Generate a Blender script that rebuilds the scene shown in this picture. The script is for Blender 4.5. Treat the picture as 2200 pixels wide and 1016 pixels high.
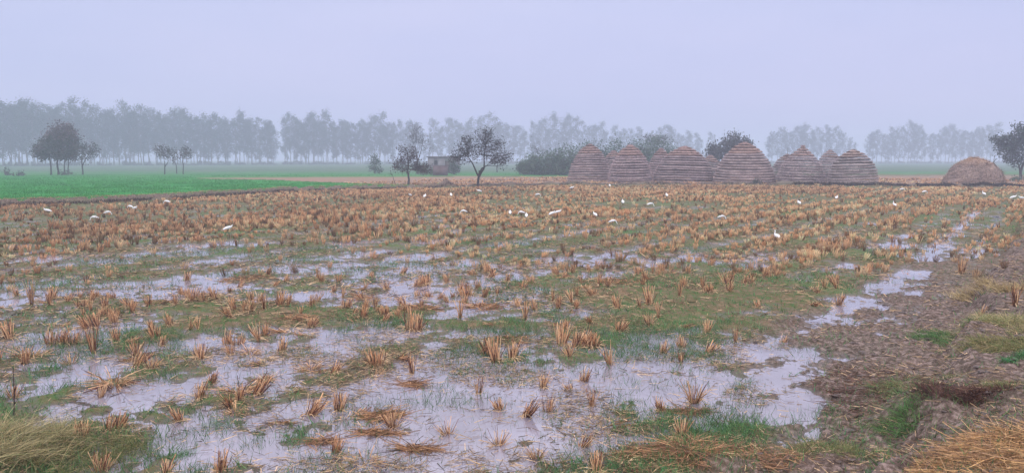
import bpy, math, random
import numpy as np
from mathutils import Vector, Matrix

R = math.radians
random.seed(7)
rng = np.random.default_rng(11)
scene = bpy.context.scene
for o in list(bpy.data.objects):
    bpy.data.objects.remove(o)
col = scene.collection

# ------------------------------------------------------------------ camera
F_PX, CX, CY, HOR, CAM_H = 1662.0, 1100.0, 508.0, 342.0, 2.6
PITCH = math.atan((CY - HOR) / F_PX)
cam_d = bpy.data.cameras.new('camera')
cam = bpy.data.objects.new('camera', cam_d)
col.objects.link(cam)
cam_d.sensor_width = 36.0
cam_d.lens = F_PX / 2200.0 * 36.0
cam_d.clip_start = 0.1
cam_d.clip_end = 6000
cam.location = (0, 0, CAM_H)
cam.rotation_euler = (math.pi / 2 - PITCH, 0, 0)
scene.camera = cam

# ------------------------------------------------------------------ sky, sun, exposure
SUN_EL, SUN_AZ = R(42), R(200)
world = bpy.data.worlds.new('World')
scene.world = world
world.use_nodes = True
wn = world.node_tree
wn.nodes.clear()
w_out = wn.nodes.new('ShaderNodeOutputWorld')
w_bg = wn.nodes.new('ShaderNodeBackground')
w_bg.inputs['Strength'].default_value = 0.1
sky = wn.nodes.new('ShaderNodeTexSky')
sky.sky_type = 'NISHITA'
sky.sun_disc = False
sky.sun_elevation = SUN_EL
sky.sun_rotation = SUN_AZ
sky.dust_density = 3.0
tc = wn.nodes.new('ShaderNodeTexCoord')
sp = wn.nodes.new('ShaderNodeSeparateXYZ')
wn.links.new(tc.outputs['Generated'], sp.inputs[0])
rp = wn.nodes.new('ShaderNodeValToRGB')      # overcast deck: paler and brighter overhead
e = rp.color_ramp.elements
e[0].position = 0.0;  e[0].color = (6.2, 6.1, 9.4, 1)
e[1].position = 1.0;  e[1].color = (22.0, 21.5, 22.5, 1)
m = e.new(0.2); m.color = (6.7, 6.95, 9.9, 1)
m = e.new(0.45); m.color = (14.0, 13.8, 15.5, 1)
wn.links.new(sp.outputs['Z'], rp.inputs[0])
# soft cloud mottling
mp = wn.nodes.new('ShaderNodeMapping'); mp.inputs['Scale'].default_value = (1.6, 1.6, 6.0)
wn.links.new(tc.outputs['Generated'], mp.inputs[0])
nz = wn.nodes.new('ShaderNodeTexNoise'); nz.inputs['Scale'].default_value = 1.3
nz.inputs['Detail'].default_value = 3
wn.links.new(mp.outputs[0], nz.inputs[0])
cr = wn.nodes.new('ShaderNodeValToRGB')
cr.color_ramp.elements[0].position = 0.3; cr.color_ramp.elements[0].color = (0.90, 0.935, 0.975, 1)
cr.color_ramp.elements[1].position = 0.7; cr.color_ramp.elements[1].color = (1.04, 1.02, 1.01, 1)
wn.links.new(nz.outputs['Fac'], cr.inputs[0])
ml = wn.nodes.new('ShaderNodeMix'); ml.data_type = 'RGBA'; ml.blend_type = 'MULTIPLY'
ml.clamp_result = False
ml.inputs[0].default_value = 1
wn.links.new(rp.outputs[0], ml.inputs[6]); wn.links.new(cr.outputs[0], ml.inputs[7])
mx = wn.nodes.new('ShaderNodeMix'); mx.data_type = 'RGBA'; mx.clamp_result = False
mx.inputs[0].default_value = 0.90
wn.links.new(sky.outputs[0], mx.inputs[6]); wn.links.new(ml.outputs[2], mx.inputs[7])
wn.links.new(mx.outputs[2], w_bg.inputs['Color'])
wn.links.new(w_bg.outputs[0], w_out.inputs['Surface'])

sd = bpy.data.lights.new('sun', 'SUN')
sd.energy = 1.5
sd.angle = R(40)
sd.color = (1.0, 0.96, 0.94)
sun = bpy.data.objects.new('sun', sd)
col.objects.link(sun)
sun.rotation_euler = (R(90) - SUN_EL, 0, R(180) - SUN_AZ)
sun.location = (0, 0, 40)

scene.view_settings.view_transform = 'Standard'
scene.view_settings.look = 'None'
scene.view_settings.exposure = 0.0
scene.view_settings.gamma = 1.0
scene.render.engine = 'CYCLES'
scene.cycles.volume_bounces = 1
scene.cycles.max_bounces = 6
scene.cycles.transparent_max_bounces = 8

# ------------------------------------------------------------------ helpers
def ray(px, py):
    a = (px - CX) / F_PX; b = (py - CY) / F_PX
    return Vector((a, math.cos(PITCH) - b * math.sin(PITCH), -math.sin(PITCH) - b * math.cos(PITCH)))

def P(px, py, z=0.0):
    d = ray(px, py)
    t = (z - CAM_H) / d.z
    return Vector((d.x * t, d.y * t, z))

def at_dist(px, dist):
    """ground point seen in column px at forward distance dist"""
    return Vector(((px - CX) / F_PX * (dist * math.cos(PITCH) + CAM_H * math.sin(PITCH)), dist, 0))

TH = R(35.2)
ST, CT = math.sin(TH), math.cos(TH)
def uv(x, y):
    return x * ST + y * CT, x * CT - y * ST
def xy(u, v):
    return u * ST + v * CT, u * CT - v * ST

_tab = rng.random((256, 256))
def vnoise(x, y):
    xi = np.floor(x).astype(np.int64); yi = np.floor(y).astype(np.int64)
    fx = x - xi; fy = y - yi
    fx = fx * fx * (3 - 2 * fx); fy = fy * fy * (3 - 2 * fy)
    a = _tab[xi & 255, yi & 255]; b = _tab[(xi + 1) & 255, yi & 255]
    c = _tab[xi & 255, (yi + 1) & 255]; d = _tab[(xi + 1) & 255, (yi + 1) & 255]
    return (a + (b - a) * fx) * (1 - fy) + (c + (d - c) * fx) * fy
def fbm(x, y, o=4, off=0.0):
    s = 0; a = 1; t = 0
    for k in range(o):
        s = s + a * (vnoise(x * 2 ** k + off + 17.3 * k, y * 2 ** k - off + 9.1 * k) - 0.5)
        t += a; a *= 0.55
    return s / t * 2
def sstep(a, b, x):
    t = np.clip((x - a) / (b - a), 0, 1)
    return t * t * (3 - 2 * t)

def new_mesh(name, verts, faces, cols=None, smooth=False, extra=None):
    """faces: (M,3) or (M,4) int array"""
    me = bpy.data.meshes.new(name)
    verts = np.asarray(verts, dtype=np.float32); faces = np.asarray(faces, dtype=np.int32)
    k = faces.shape[1]; nf = len(faces)
    me.vertices.add(len(verts)); me.vertices.foreach_set('co', verts.ravel())
    me.loops.add(nf * k); me.loops.foreach_set('vertex_index', faces.ravel())
    me.polygons.add(nf)
    me.polygons.foreach_set('loop_start', np.arange(0, nf * k, k, dtype=np.int32))
    me.polygons.foreach_set('loop_total', np.full(nf, k, dtype=np.int32))
    if smooth:
        me.polygons.foreach_set('use_smooth', np.ones(nf, dtype=bool))
    def att(nm, c):
        a = me.attributes.new(nm, 'FLOAT_COLOR', 'POINT')
        c = np.asarray(c, dtype=np.float32)
        if c.shape[1] == 3:
            c = np.hstack([c, np.ones((len(c), 1), np.float32)])
        a.data.foreach_set('color', c.ravel())
    if cols is not None: att('Col', cols)
    if extra is not None: att('Mask', extra)
    me.update(); me.validate()
    return me

def link(name, me, mat=None, parent=None, loc=None):
    o = bpy.data.objects.new(name, me)
    col.objects.link(o)
    if mat is not None and me is not None and not me.materials: me.materials.append(mat)
    if parent is not None: o.parent = parent
    if loc is not None: o.location = loc
    return o

def tag(o, label=None, cat=None, group=None, kind=None):
    if label: o['label'] = label
    if cat: o['category'] = cat
    if group: o['group'] = group
    if kind: o['kind'] = kind
    return o

def empty(name, loc, rz=0.0, label=None, cat=None, group=None):
    o = bpy.data.objects.new(name, None)
    o.empty_display_size = 0.2
    col.objects.link(o)
    o.location = loc; o.rotation_euler = (0, 0, rz)
    return tag(o, label, cat, group)

def norm(a):
    return a / np.maximum(np.linalg.norm(a, axis=-1, keepdims=True), 1e-9)

def ribbons(base, d, length, width, cols, bend=None, taper=0.35, seg=1, basecol=None):
    """flat straws / blades. returns verts, quads, colours"""
    n = len(base)
    d = norm(d)
    side = norm(np.cross(d, norm(rng.normal(size=(n, 3)))))
    length = np.broadcast_to(length, (n,)); width = np.broadcast_to(width, (n,))
    if bend is None: bend = np.zeros((n, 3))
    vs = []; cs = []
    for k in range(seg + 1):
        t = k / seg
        c = base + d * (length * t)[:, None] + bend * (length * t * t)[:, None]
        w = width * (1 - (1 - taper) * t) * 0.5
        vs += [c - side * w[:, None], c + side * w[:, None]]
        tt_ = min(1, t * 1.3)
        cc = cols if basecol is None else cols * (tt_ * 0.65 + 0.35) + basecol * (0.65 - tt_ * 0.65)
        cs += [cc, cc]
    V = np.stack(vs, 1).reshape(-1, 3); C = np.stack(cs, 1).reshape(-1, 3)
    q = np.array([[2 * k, 2 * k + 1, 2 * k + 3, 2 * k + 2] for k in range(seg)])
    Fc = (np.arange(n)[:, None, None] * (2 * (seg + 1)) + q[None]).reshape(-1, 4)
    return V, Fc, C

def tubes(P0, P1, R0, R1, sides=5):
    P0 = np.asarray(P0, float); P1 = np.asarray(P1, float)
    R0 = np.asarray(R0, float); R1 = np.asarray(R1, float)
    n = len(P0)
    d = norm(P1 - P0)
    ref = np.where(np.abs(d[:, 2:3]) > 0.9, np.array([[1., 0, 0]]), np.array([[0, 0, 1.]]))
    a = norm(np.cross(d, ref)); b = np.cross(d, a)
    an = np.linspace(0, 2 * np.pi, sides, endpoint=False)
    r = np.cos(an)[None, :, None] * a[:, None] + np.sin(an)[None, :, None] * b[:, None]
    V = np.concatenate([P0[:, None] + r * R0[:, None, None], P1[:, None] + r * R1[:, None, None]], 1)
    i = np.arange(sides); j = (i + 1) % sides
    q = np.stack([i, j, j + sides, i + sides], 1)
    Fc = (np.arange(n)[:, None, None] * 2 * sides + q[None]).reshape(-1, 4)
    return V.reshape(-1, 3), Fc

def leaves(c, size, cols, flat=0.0):
    n = len(c)
    a = norm(rng.normal(size=(n, 3))); b = norm(np.cross(a, rng.normal(size=(n, 3))))
    if flat: a[:, 2] *= (1 - flat); b[:, 2] *= (1 - flat)
    s = (np.broadcast_to(size, (n,)) * rng.uniform(0.6, 1.3, n))[:, None] * 0.5
    V = np.stack([c - a * s, c - b * s * 0.6, c + a * s, c + b * s * 0.6], 1).reshape(-1, 3)
    return V, np.arange(n * 4).reshape(-1, 4), np.repeat(cols, 4, 0)

def merge(parts):
    vs = []; fs = []; cs = []; k = 0
    for p in parts:
        vs.append(p[0]); fs.append(p[1] + k); k += len(p[0])
        if len(p) > 2: cs.append(p[2])
    return (np.vstack(vs), np.vstack(fs), np.vstack(cs) if cs else None)

def jitter(c, n, s=0.2, h=0.1):
    c = np.asarray(c, float)
    k = rng.uniform(1 - s, 1 + s, (n, 1))
    return np.clip(c[None] * k * rng.uniform(1 - h, 1 + h, (n, 3)), 0, 1)

# ------------------------------------------------------------------ materials
def mat_col(name, rough=0.8, spec=0.3, noise=0.25, scale=30.0, trans=0.0, bump=0.0):
    """colour from the mesh attribute, broken up by a procedural noise"""
    m = bpy.data.materials.new(name); m.use_nodes = True
    nt = m.node_tree; b = nt.nodes['Principled BSDF']
    a = nt.nodes.new('ShaderNodeAttribute'); a.attribute_name = 'Col'
    t = nt.nodes.new('ShaderNodeTexCoord')
    n = nt.nodes.new('ShaderNodeTexNoise'); n.inputs['Scale'].default_value = scale; n.inputs['Detail'].default_value = 3
    nt.links.new(t.outputs['Object'], n.inputs['Vector'])
    r = nt.nodes.new('ShaderNodeMapRange')
    r.inputs['From Min'].default_value = 0.3; r.inputs['From Max'].default_value = 0.7
    r.inputs['To Min'].default_value = 1 - noise; r.inputs['To Max'].default_value = 1 + noise
    nt.links.new(n.outputs['Fac'], r.inputs['Value'])
    mu = nt.nodes.new('ShaderNodeVectorMath'); mu.operation = 'SCALE'
    nt.links.new(a.outputs['Color'], mu.inputs[0]); nt.links.new(r.outputs[0], mu.inputs['Scale'])
    nt.links.new(mu.outputs[0], b.inputs['Base Color'])
    b.inputs['Roughness'].default_value = rough
    b.inputs['Specular IOR Level'].default_value = spec
    if bump:
        bp = nt.nodes.new('ShaderNodeBump'); bp.inputs['Strength'].default_value = bump
        bp.inputs['Distance'].default_value = 0.03
        nt.links.new(n.outputs['Fac'], bp.inputs['Height']); nt.links.new(bp.outputs[0], b.inputs['Normal'])
    if trans:
        tr = nt.nodes.new('ShaderNodeBsdfTranslucent'); nt.links.new(mu.outputs[0], tr.inputs['Color'])
        ms = nt.nodes.new('ShaderNodeMixShader'); ms.inputs[0].default_value = trans
        nt.links.new(b.outputs[0], ms.inputs[1]); nt.links.new(tr.outputs[0], ms.inputs[2])
        nt.links.new(ms.outputs[0], nt.nodes['Material Output'].inputs['Surface'])
    return m

M_STRAW = mat_col('straw', 0.75, 0.25, 0.2, 60, 0.15)
M_BLADE = mat_col('green_blade', 0.55, 0.35, 0.15, 20, 0.3)
M_LEAF = mat_col('leaf', 0.6, 0.3, 0.25, 1.5, 0.2)
M_BARK = mat_col('bark', 0.9, 0.2, 0.35, 8)
M_STACK = mat_col('stacked_straw', 0.85, 0.15, 0.4, 9, 0, 0.6)
M_FEATHER = mat_col('white_feather', 0.7, 0.3, 0.03, 30)
M_HORN = mat_col('beak_and_leg', 0.5, 0.4, 0.1, 30)
M_WALL = mat_col('hut_wall', 0.9, 0.2, 0.25, 1.2)
M_MUD = mat_col('wet_clod', 0.45, 0.5, 0.35, 14, 0, 0.8)

# ground
def ground_material():
    m = bpy.data.materials.new('field_ground'); m.use_nodes = True
    nt = m.node_tree; N = nt.nodes; L = nt.links; b = N['Principled BSDF']
    geo = N.new('ShaderNodeNewGeometry')
    at = N.new('ShaderNodeAttribute'); at.attribute_name = 'Mask'
    sep = N.new('ShaderNodeSeparateColor'); L.new(at.outputs['Color'], sep.inputs[0])
    def noise(scale, detail=5, rough=0.6, sc=(1, 1, 1)):
        mpn = N.new('ShaderNodeMapping'); mpn.inputs['Scale'].default_value = sc
        mpn.inputs['Rotation'].default_value = (0, 0, TH)
        L.new(geo.outputs['Position'], mpn.inputs[0])
        n = N.new('ShaderNodeTexNoise'); n.inputs['Scale'].default_value = scale
        n.inputs['Detail'].default_value = detail; n.inputs['Roughness'].default_value = rough
        L.new(mpn.outputs[0], n.inputs['Vector']); return n.outputs['Fac']
    def ramp(fac, stops):
        r = N.new('ShaderNodeValToRGB'); el = r.color_ramp.elements
        el[0].position = stops[0][0]; el[0].color = (*stops[0][1], 1)
        el[1].position = stops[-1][0]; el[1].color = (*stops[-1][1], 1)
        for p_, c_ in stops[1:-1]:
            x = el.new(p_); x.color = (*c_, 1)
        L.new(fac, r.inputs[0]); return r.outputs[0]
    def mix(f, a, c):
        x = N.new('ShaderNodeMix'); x.data_type = 'RGBA'
        if isinstance(f, float): x.inputs[0].default_value = f
        else: L.new(f, x.inputs[0])
        L.new(a, x.inputs[6]); L.new(c, x.inputs[7]); return x.outputs[2]
    n_big = noise(0.35, 4); n_mid = noise(5.0, 6, 0.75); n_fine = noise(14, 5, 0.7)
    field = ramp(n_mid, [(0.32, (0.035, 0.06, 0.02)), (0.43, (0.09, 0.115, 0.04)), (0.52, (0.13, 0.10, 0.055)), (0.66, (0.25, 0.165, 0.10))])
    weeds = ramp(n_fine, [(0.3, (0.045, 0.11, 0.035)), (0.7, (0.12, 0.20, 0.07))])
    wf = ramp(n_big, [(0.5, (0, 0, 0)), (0.66, (0.6, 0.6, 0.6))])
    field = mix(wf, field, weeds)
    mud = ramp(n_fine, [(0.36, (0.045, 0.028, 0.024)), (0.5, (0.13, 0.09, 0.078)), (0.64, (0.30, 0.22, 0.20))])
    wheat = ramp(n_fine, [(0.3, (0.008, 0.13, 0.02)), (0.7, (0.04, 0.30, 0.055))])
    wheat2 = ramp(noise(0.06, 4, 0.6, (1, 3, 1)), [(0.38, (0.006, 0.13, 0.02)), (0.5, (0.02, 0.2, 0.03)), (0.66, (0.075, 0.24, 0.05))])
    wheat = mix(0.5, wheat, wheat2)
    # beyond the sown plot lies an older, duller crop with bare strips
    sy_ = N.new('ShaderNodeSeparateXYZ'); L.new(geo.outputs['Position'], sy_.inputs[0])
    fm = N.new('ShaderNodeMapRange'); fm.inputs['From Min'].default_value = 92; fm.inputs['From Max'].default_value = 165; fm.inputs['To Max'].default_value = 0.88
    L.new(sy_.outputs['Y'], fm.inputs['Value'])
    old = ramp(noise(0.05, 4, 0.6, (1, 2.5, 1)), [(0.35, (0.055, 0.095, 0.06)), (0.55, (0.08, 0.11, 0.08)), (0.7, (0.13, 0.12, 0.10))])
    wheat = mix(fm.outputs[0], wheat, old)
    strw = ramp(n_mid, [(0.3, (0.20, 0.12, 0.085)), (0.7, (0.38, 0.23, 0.16))])
    c = mix(sep.outputs[1], field, mud)
    c = mix(sep.outputs[2], c, strw)
    c = mix(sep.outputs[0], c, wheat)
    # soaked soil just above the water
    sz = N.new('ShaderNodeSeparateXYZ'); L.new(geo.outputs['Position'], sz.inputs[0])
    wet = N.new('ShaderNodeMapRange'); wet.inputs['From Min'].default_value = 0.0; wet.inputs['From Max'].default_value = 0.03
    wet.inputs['To Min'].default_value = 0.9; wet.inputs['To Max'].default_value = 0.0
    L.new(sz.outputs['Z'], wet.inputs['Value'])
    soak = ramp(n_fine, [(0.3, (0.06, 0.045, 0.04)), (0.7, (0.13, 0.10, 0.085))])
    c = mix(wet.outputs[0], c, soak)
    L.new(c, b.inputs['Base Color'])
    rr = N.new('ShaderNodeMapRange'); rr.inputs['To Min'].default_value = 0.75; rr.inputs['To Max'].default_value = 0.35
    L.new(wet.outputs[0], rr.inputs['Value']); L.new(rr.outputs[0], b.inputs['Roughness'])
    sv = N.new('ShaderNodeMapRange'); sv.inputs['To Min'].default_value = 0.06; sv.inputs['To Max'].default_value = 0.5
    L.new(wet.outputs[0], sv.inputs['Value']); L.new(sv.outputs[0], b.inputs['Specular IOR Level'])
    bp = N.new('ShaderNodeBump'); bp.inputs['Strength'].default_value = 0.9; bp.inputs['Distance'].default_value = 0.03
    L.new(n_fine, bp.inputs['Height']); L.new(bp.outputs[0], b.inputs['Normal'])
    return m

def water_material():
    m = bpy.data.materials.new('muddy_water'); m.use_nodes = True
    nt = m.node_tree; N = nt.nodes; L = nt.links; b = N['Principled BSDF']
    geo = N.new('ShaderNodeNewGeometry')
    n = N.new('ShaderNodeTexNoise'); n.inputs['Scale'].default_value = 1.1; n.inputs['Detail'].default_value = 5
    L.new(geo.outputs['Position'], n.inputs['Vector'])
    r = N.new('ShaderNodeValToRGB')
    r.color_ramp.elements[0].position = 0.35; r.color_ramp.elements[0].color = (0.20, 0.175, 0.21, 1)
    r.color_ramp.elements[1].position = 0.7; r.color_ramp.elements[1].color = (0.29, 0.26, 0.315, 1)
    L.new(n.outputs['Fac'], r.inputs[0]); L.new(r.outputs[0], b.inputs['Base Color'])
    b.inputs['Roughness'].default_value = 0.04
    b.inputs['IOR'].default_value = 2.1
    n2 = N.new('ShaderNodeTexNoise'); n2.inputs['Scale'].default_value = 7; n2.inputs['Detail'].default_value = 3
    L.new(geo.outputs['Position'], n2.inputs['Vector'])
    bp = N.new('ShaderNodeBump'); bp.inputs['Strength'].default_value = 0.04; bp.inputs['Distance'].default_value = 0.02
    L.new(n2.outputs['Fac'], bp.inputs['Height']); L.new(bp.outputs[0], b.inputs['Normal'])
    return m

# ------------------------------------------------------------------ terrain
# surveyed wet (+) and dry (-) patches: photo column, row, half sizes, strength
PATCH = [
 (200,850,280,42,1),(120,780,200,40,.8),(120,710,150,32,.8),(25,640,60,22,1),(350,622,110,17,1.0),(430,600,60,10,.9),
 (340,545,60,7,1.0),(440,528,75,8,1.0),(90,555,60,6,.9),(560,522,50,5,.7),(620,750,200,36,.9),(470,765,130,26,.8),(600,965,420,60,1.1),
 (950,880,250,55,1.1),(1000,745,260,34,.8),(900,590,200,12,.8),(950,625,130,22,1.1),(760,575,100,9,.9),(700,640,80,13,.9),
 (1120,665,130,20,.8),(1050,975,300,60,1.1),(1400,830,300,55,1.1),(1600,770,160,40,1.2),(1700,755,90,18,1.1),(1450,722,170,18,1.0),
 (1780,690,62.5,12,2.2),(1850,650,47.5,11,2.2),(1905,618,42.5,10,2.2),(1945,588,37.5,9,2.2),(1985,555,35.0,7,2.2),(2005,530,30.0,5,2.2),(1890,530,75.0,6,2.2),
 (2030,505,27.5,4,2.2),(2065,480,25.0,3.5,2.2),(2090,462,22.5,3,2.2),(1300,592,60,7,1.1),(1200,560,50,5,1.0),(950,520,40,4,1.0),(1335,548,28,4,1.0),(1080,522,60,3,.7),
 (1740,945,50,14,.8),(1700,870,90,26,.8),(1950,665,50,5,1.7),(1880,720,26,5,1.9),(2070,640,20,4,1.3),(1990,610,60,5,1.2),(1850,770,40,7,1.3),(1900,835,40,6,1.2),(1960,800,30,5,1.1),(1870,880,30,6,1.2),(2060,865,30,10,1.8),(1960,960,30,8,1.4),(2100,420,40,2,.6),(1640,670,40,6,.8),(1560,640,30,5,.6),(870,555,60,5,.8),(1000,570,80,6,.8),
 (860,820,200,30,.5),(1250,770,200,30,.7),(750,900,200,40,.8),(400,900,120,40,.7),(220,560,60,5,.7),(480,560,60,4,.6),(1650,560,40,4,.5),
 (520,688,230,20,-.9),(430,660,200,14,-.6),(250,590,200,14,-.5),(600,600,110,12,-.5),(1450,650,260,36,-1.2),(1500,610,260,24,-1.0),(1950,770,190,75,-1.5),(1900,900,150,70,-1.2),
 (15,1000,80,48,-1.6),(300,1000,60,40,-.3),(1470,985,120,26,-1.5),(1720,1010,180,24,-1.1),(1290,930,130,50,.8),(1640,880,90,34,.9),(1560,820,100,30,.5),(740,805,110,12,-.7),(760,675,160,14,-.7),(1120,800,50,8,-.5),(330,765,50,7,-.9),(660,850,50,8,-.6),
 (1320,690,120,12,-.8),(2080,600,80,60,-1.0),(1800,600,60,30,-.7),(1700,640,50,16,-.8),(1000,700,90,8,-.4),(200,880,50,9,-1.0),(480,860,60,8,-.6),(950,830,80,10,-.5),
 (1620,930,60,14,-.7),(560,1000,80,14,-.4),
]
_pt = []
for px, py, rx, ry, s in PATCH:
    c = P(px, py); d = c.y
    _pt.append((c.x, c.y, rx * d / F_PX, ry * d * d / (F_PX * CAM_H), s))

def wetness(x, y):
    uu, vv = uv(x, y)
    w = -0.30 + 0.42 * sstep(27, 19, np.hypot(x, y)) * sstep(-2.4, -3.6, vv)
    wob = fbm(x * 0.9, y * 0.9, 4, 3.7) * 0.5
    wob2 = fbm(x * 0.9, y * 0.9, 4, 51.2) * 0.5
    for cx, cy, rx, ry, s in _pt:
        q = ((x - cx) / rx + wob) ** 2 + ((y - cy) / ry + wob2) ** 2
        w = w + s * np.exp(-q * 0.9)
    return np.minimum(w, 0.55 + 0.55 * sstep(11, 7, np.hypot(x, y)))

def poly_mask(x, y, pts):
    ins = np.zeros(np.shape(x), bool)
    n = len(pts)
    for i in range(n):
        x1, y1 = pts[i]; x2, y2 = pts[(i + 1) % n]
        if y1 == y2: continue
        c = ((y1 > y) != (y2 > y)) & (x < (x2 - x1) * (y - y1) / (y2 - y1) + x1)
        ins ^= c
    return ins
def pp(l): return [(P(a, b).x, P(a, b).y) for a, b in l]
WHEAT = [(-80, 20.0)] + pp([(-300, 461), (0, 446), (250, 436), (420, 427), (640, 413.5), (960, 405), (760, 398.5), (560, 390), (430, 387), (420, 384), (760, 382), (990, 380), (1240, 381)]) \
      + [(60, 128), (250, 128), (600, 1400), (-900, 1400), (-900, 20)]
STRIP = pp([(430, 387), (560, 390), (760, 398.5), (960, 405), (1240, 399.5), (1700, 401), (1880, 402.5), (2400, 405), (2400, 379), (1880, 378.5), (1240, 381), (990, 380.5), (760, 382), (420, 384)])
BUND1 = pp([(-300, 461), (0, 446), (250, 436), (420, 427), (640, 413.5), (960, 405)])
BUND2 = pp([(960, 405), (1240, 399.5), (1700, 401), (1880, 402.5), (2400, 405)])

def line_dist(x, y, pts):
    best = np.full(np.shape(x), 1e9)
    for (x1, y1), (x2, y2) in zip(pts[:-1], pts[1:]):
        dx, dy = x2 - x1, y2 - y1
        t = np.clip(((x - x1) * dx + (y - y1) * dy) / (dx * dx + dy * dy), 0, 1)
        best = np.minimum(best, np.hypot(x - x1 - t * dx, y - y1 - t * dy))
    return best

FURROW = pp([(1600, 770), (1740, 705), (1830, 660), (1900, 622), (1960, 580), (2000, 545), (2040, 508), (2080, 470), (2105, 445)])
def terrain(x, y):
    x = np.asarray(x, float); y = np.asarray(y, float)
    u, v = uv(x, y)
    d = np.hypot(x, y)
    xw = x + fbm(x * .25, y * .25, 2, 5) * 0.5 * np.minimum(d / 40, 1)
    yw = y + fbm(x * .25, y * .25, 3, 8) * 0.9 * np.minimum(d / 40, 1)
    wheat = poly_mask(xw, yw, WHEAT); strip = poly_mask(xw, yw, STRIP)
    W = wetness(x, y)
    far = sstep(30, 48, d)
    W = W * (1 - far) - 0.5 * far
    W = np.where(y < 2, -0.6, W)
    vb = v + fbm(x * 0.8, y * .8, 3, 2) * 0.35
    bank = 0.5 * sstep(-1.15, -0.75, vb) + 0.5 * sstep(-0.8, 1.0, vb)
    berm = sstep(3.0, 1.8, u + fbm(x * .9, y * .9, 3, 12) * 0.5 - sstep(-6, -9, v) * 0.6)
    va = np.interp(d, [5, 7, 10, 20], [-2.5, -2.6, -3.6, -4.1])
    mud = sstep(0.0, 1.1, v - va + fbm(x * .5, y * .5, 3, 31) * 0.8) * sstep(34, 16, d)
    h = 0.012 - 0.045 * W
    h = h + fbm(u * 0.6, v * 1.3, 3, 20) * 0.026 + fbm(x * 2.6, y * 2.6, 3, 140) * 0.046 + fbm(x * 8, y * 8, 3, 40) * 0.036 * sstep(30, 15, d)
    # ruts pressed along the drill rows
    h = h + np.sin(v * 2 * np.pi / 1.9 + fbm(x * .3, y * .3, 2, 3) * 1.5) * 0.011
    fl = line_dist(x + fbm(x * .9, y * .9, 3, 91) * .18, y, FURROW)
    h = h - (0.072 + fbm(x * 2.2, y * 2.2, 3, 93) * .09) * np.exp(-(fl / 0.20) ** 2) - 0.03 * np.exp(-((fl - 1.05) / 0.13) ** 2) * sstep(-3.2, -2.7, v)
    clod = np.abs(fbm(u * 3.2, v * 7.5, 3, 60)) * .8 + np.abs(fbm(x * 9, y * 9, 2, 61)) * .5
    h = h + np.maximum(mud, np.maximum(bank, berm) * 0.6) * (clod * 0.075 - 0.008)
    h = h - mud * 0.06 * sstep(.12, .5, fbm(u * .35, v * 1.7, 3, 210))
    h = np.maximum(h, -0.09)
    h = h + bank * 0.72 + berm * 0.22 + np.maximum(bank, berm) * fbm(x * 1.6, y * 1.6, 3, 9) * 0.10
    h = np.where(d > 45, np.maximum(h, 0.02), h)
    b1 = line_dist(xw, yw, BUND1); b2 = line_dist(xw, yw, BUND2)
    wh = np.where(wheat, 0.16 + fbm(x * .3, y * .3, 3, 1) * 0.05, 0.0)
    h = h + wh + 0.26 * np.exp(-(b1 / 0.45) ** 2) + 0.34 * np.exp(-(b2 / 0.7) ** 2) * (1 + fbm(x * .5, y * .5, 3, 77))
    mask = np.zeros(x.shape + (4,))
    mask[..., 0] = np.where(wheat & (b1 > 0.35), 1.0, 0.0)
    mask[..., 1] = np.clip(mud + np.maximum(bank, berm) * 0.8 + np.exp(-(b1 / 0.5) ** 2) * 0.9 + np.exp(-(b2 / 0.7) ** 2), 0, 1) * 0.9
    mask[..., 2] = np.where(strip & (b2 > 0.8), 0.75, 0.0)
    mask[..., 3] = 1
    return h, mask, dict(W=W, u=u, v=v, d=d, mud=mud, bank=bank, berm=berm, wheat=wheat, strip=strip, b1=b1, b2=b2)
def Hz(x, y):
    return float(terrain(np.array([x]), np.array([y]))[0][0])

fine = np.arange(-41, 41.01, 0.16)
az = np.concatenate([fine, np.arange(42, 318, 4.0)]) * math.pi / 180
rad = np.concatenate([[0.02, 0.6, 1.2, 2.0, 2.8], np.exp(np.arange(math.log(3.4), math.log(100), 0.0075)),
                      np.exp(np.arange(math.log(102), math.log(1500), 0.035))])
AZ, RD = np.meshgrid(az, rad)
X = RD * np.sin(AZ); Y = RD * np.cos(AZ)
Z, MK, _ = terrain(X, Y)
nr, na = X.shape
idx = np.arange(nr * na).reshape(nr, na)
nx = np.roll(idx, -1, axis=1)
gf = np.stack([idx[:-1], idx[1:], nx[1:], nx[:-1]], -1).reshape(-1, 4)[:, ::-1]
gm = new_mesh('ground', np.stack([X, Y, Z], -1).reshape(-1, 3), gf, smooth=True, extra=MK.reshape(-1, 4))
M_GROUND = ground_material()
ground = tag(link('ground', gm, M_GROUND), kind='structure')

wv = np.array([(-60, 0, 0), (60, 0, 0), (60, 60, 0), (-60, 60, 0)], float)
water = tag(link('water', new_mesh('water', wv, [[0, 1, 2, 3]]), water_material()), kind='structure')

# haze: one closed box round everything
hb = 1650.0
hv = np.array([(x_, y_, z_) for z_ in (-1.4, 29.0) for x_, y_ in ((-hb, -hb), (hb, -hb), (hb, hb), (-hb, hb))])
hf = [[3, 2, 1, 0], [4, 5, 6, 7], [0, 1, 5, 4], [1, 2, 6, 5], [2, 3, 7, 6], [3, 0, 4, 7]]
hm = bpy.data.materials.new('haze'); hm.use_nodes = True
hm.node_tree.nodes.clear()
ho = hm.node_tree.nodes.new('ShaderNodeOutputMaterial')
pv = hm.node_tree.nodes.new('ShaderNodeVolumePrincipled')
pv.inputs['Color'].default_value = (0.70, 0.77, 0.93, 1)
pv.inputs['Density'].default_value = 0.0022
pv.inputs['Anisotropy'].default_value = 0.0
hm.node_tree.links.new(pv.outputs[0], ho.inputs['Volume'])
tag(link('haze', new_mesh('haze', hv, hf), hm), kind='stuff')

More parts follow.
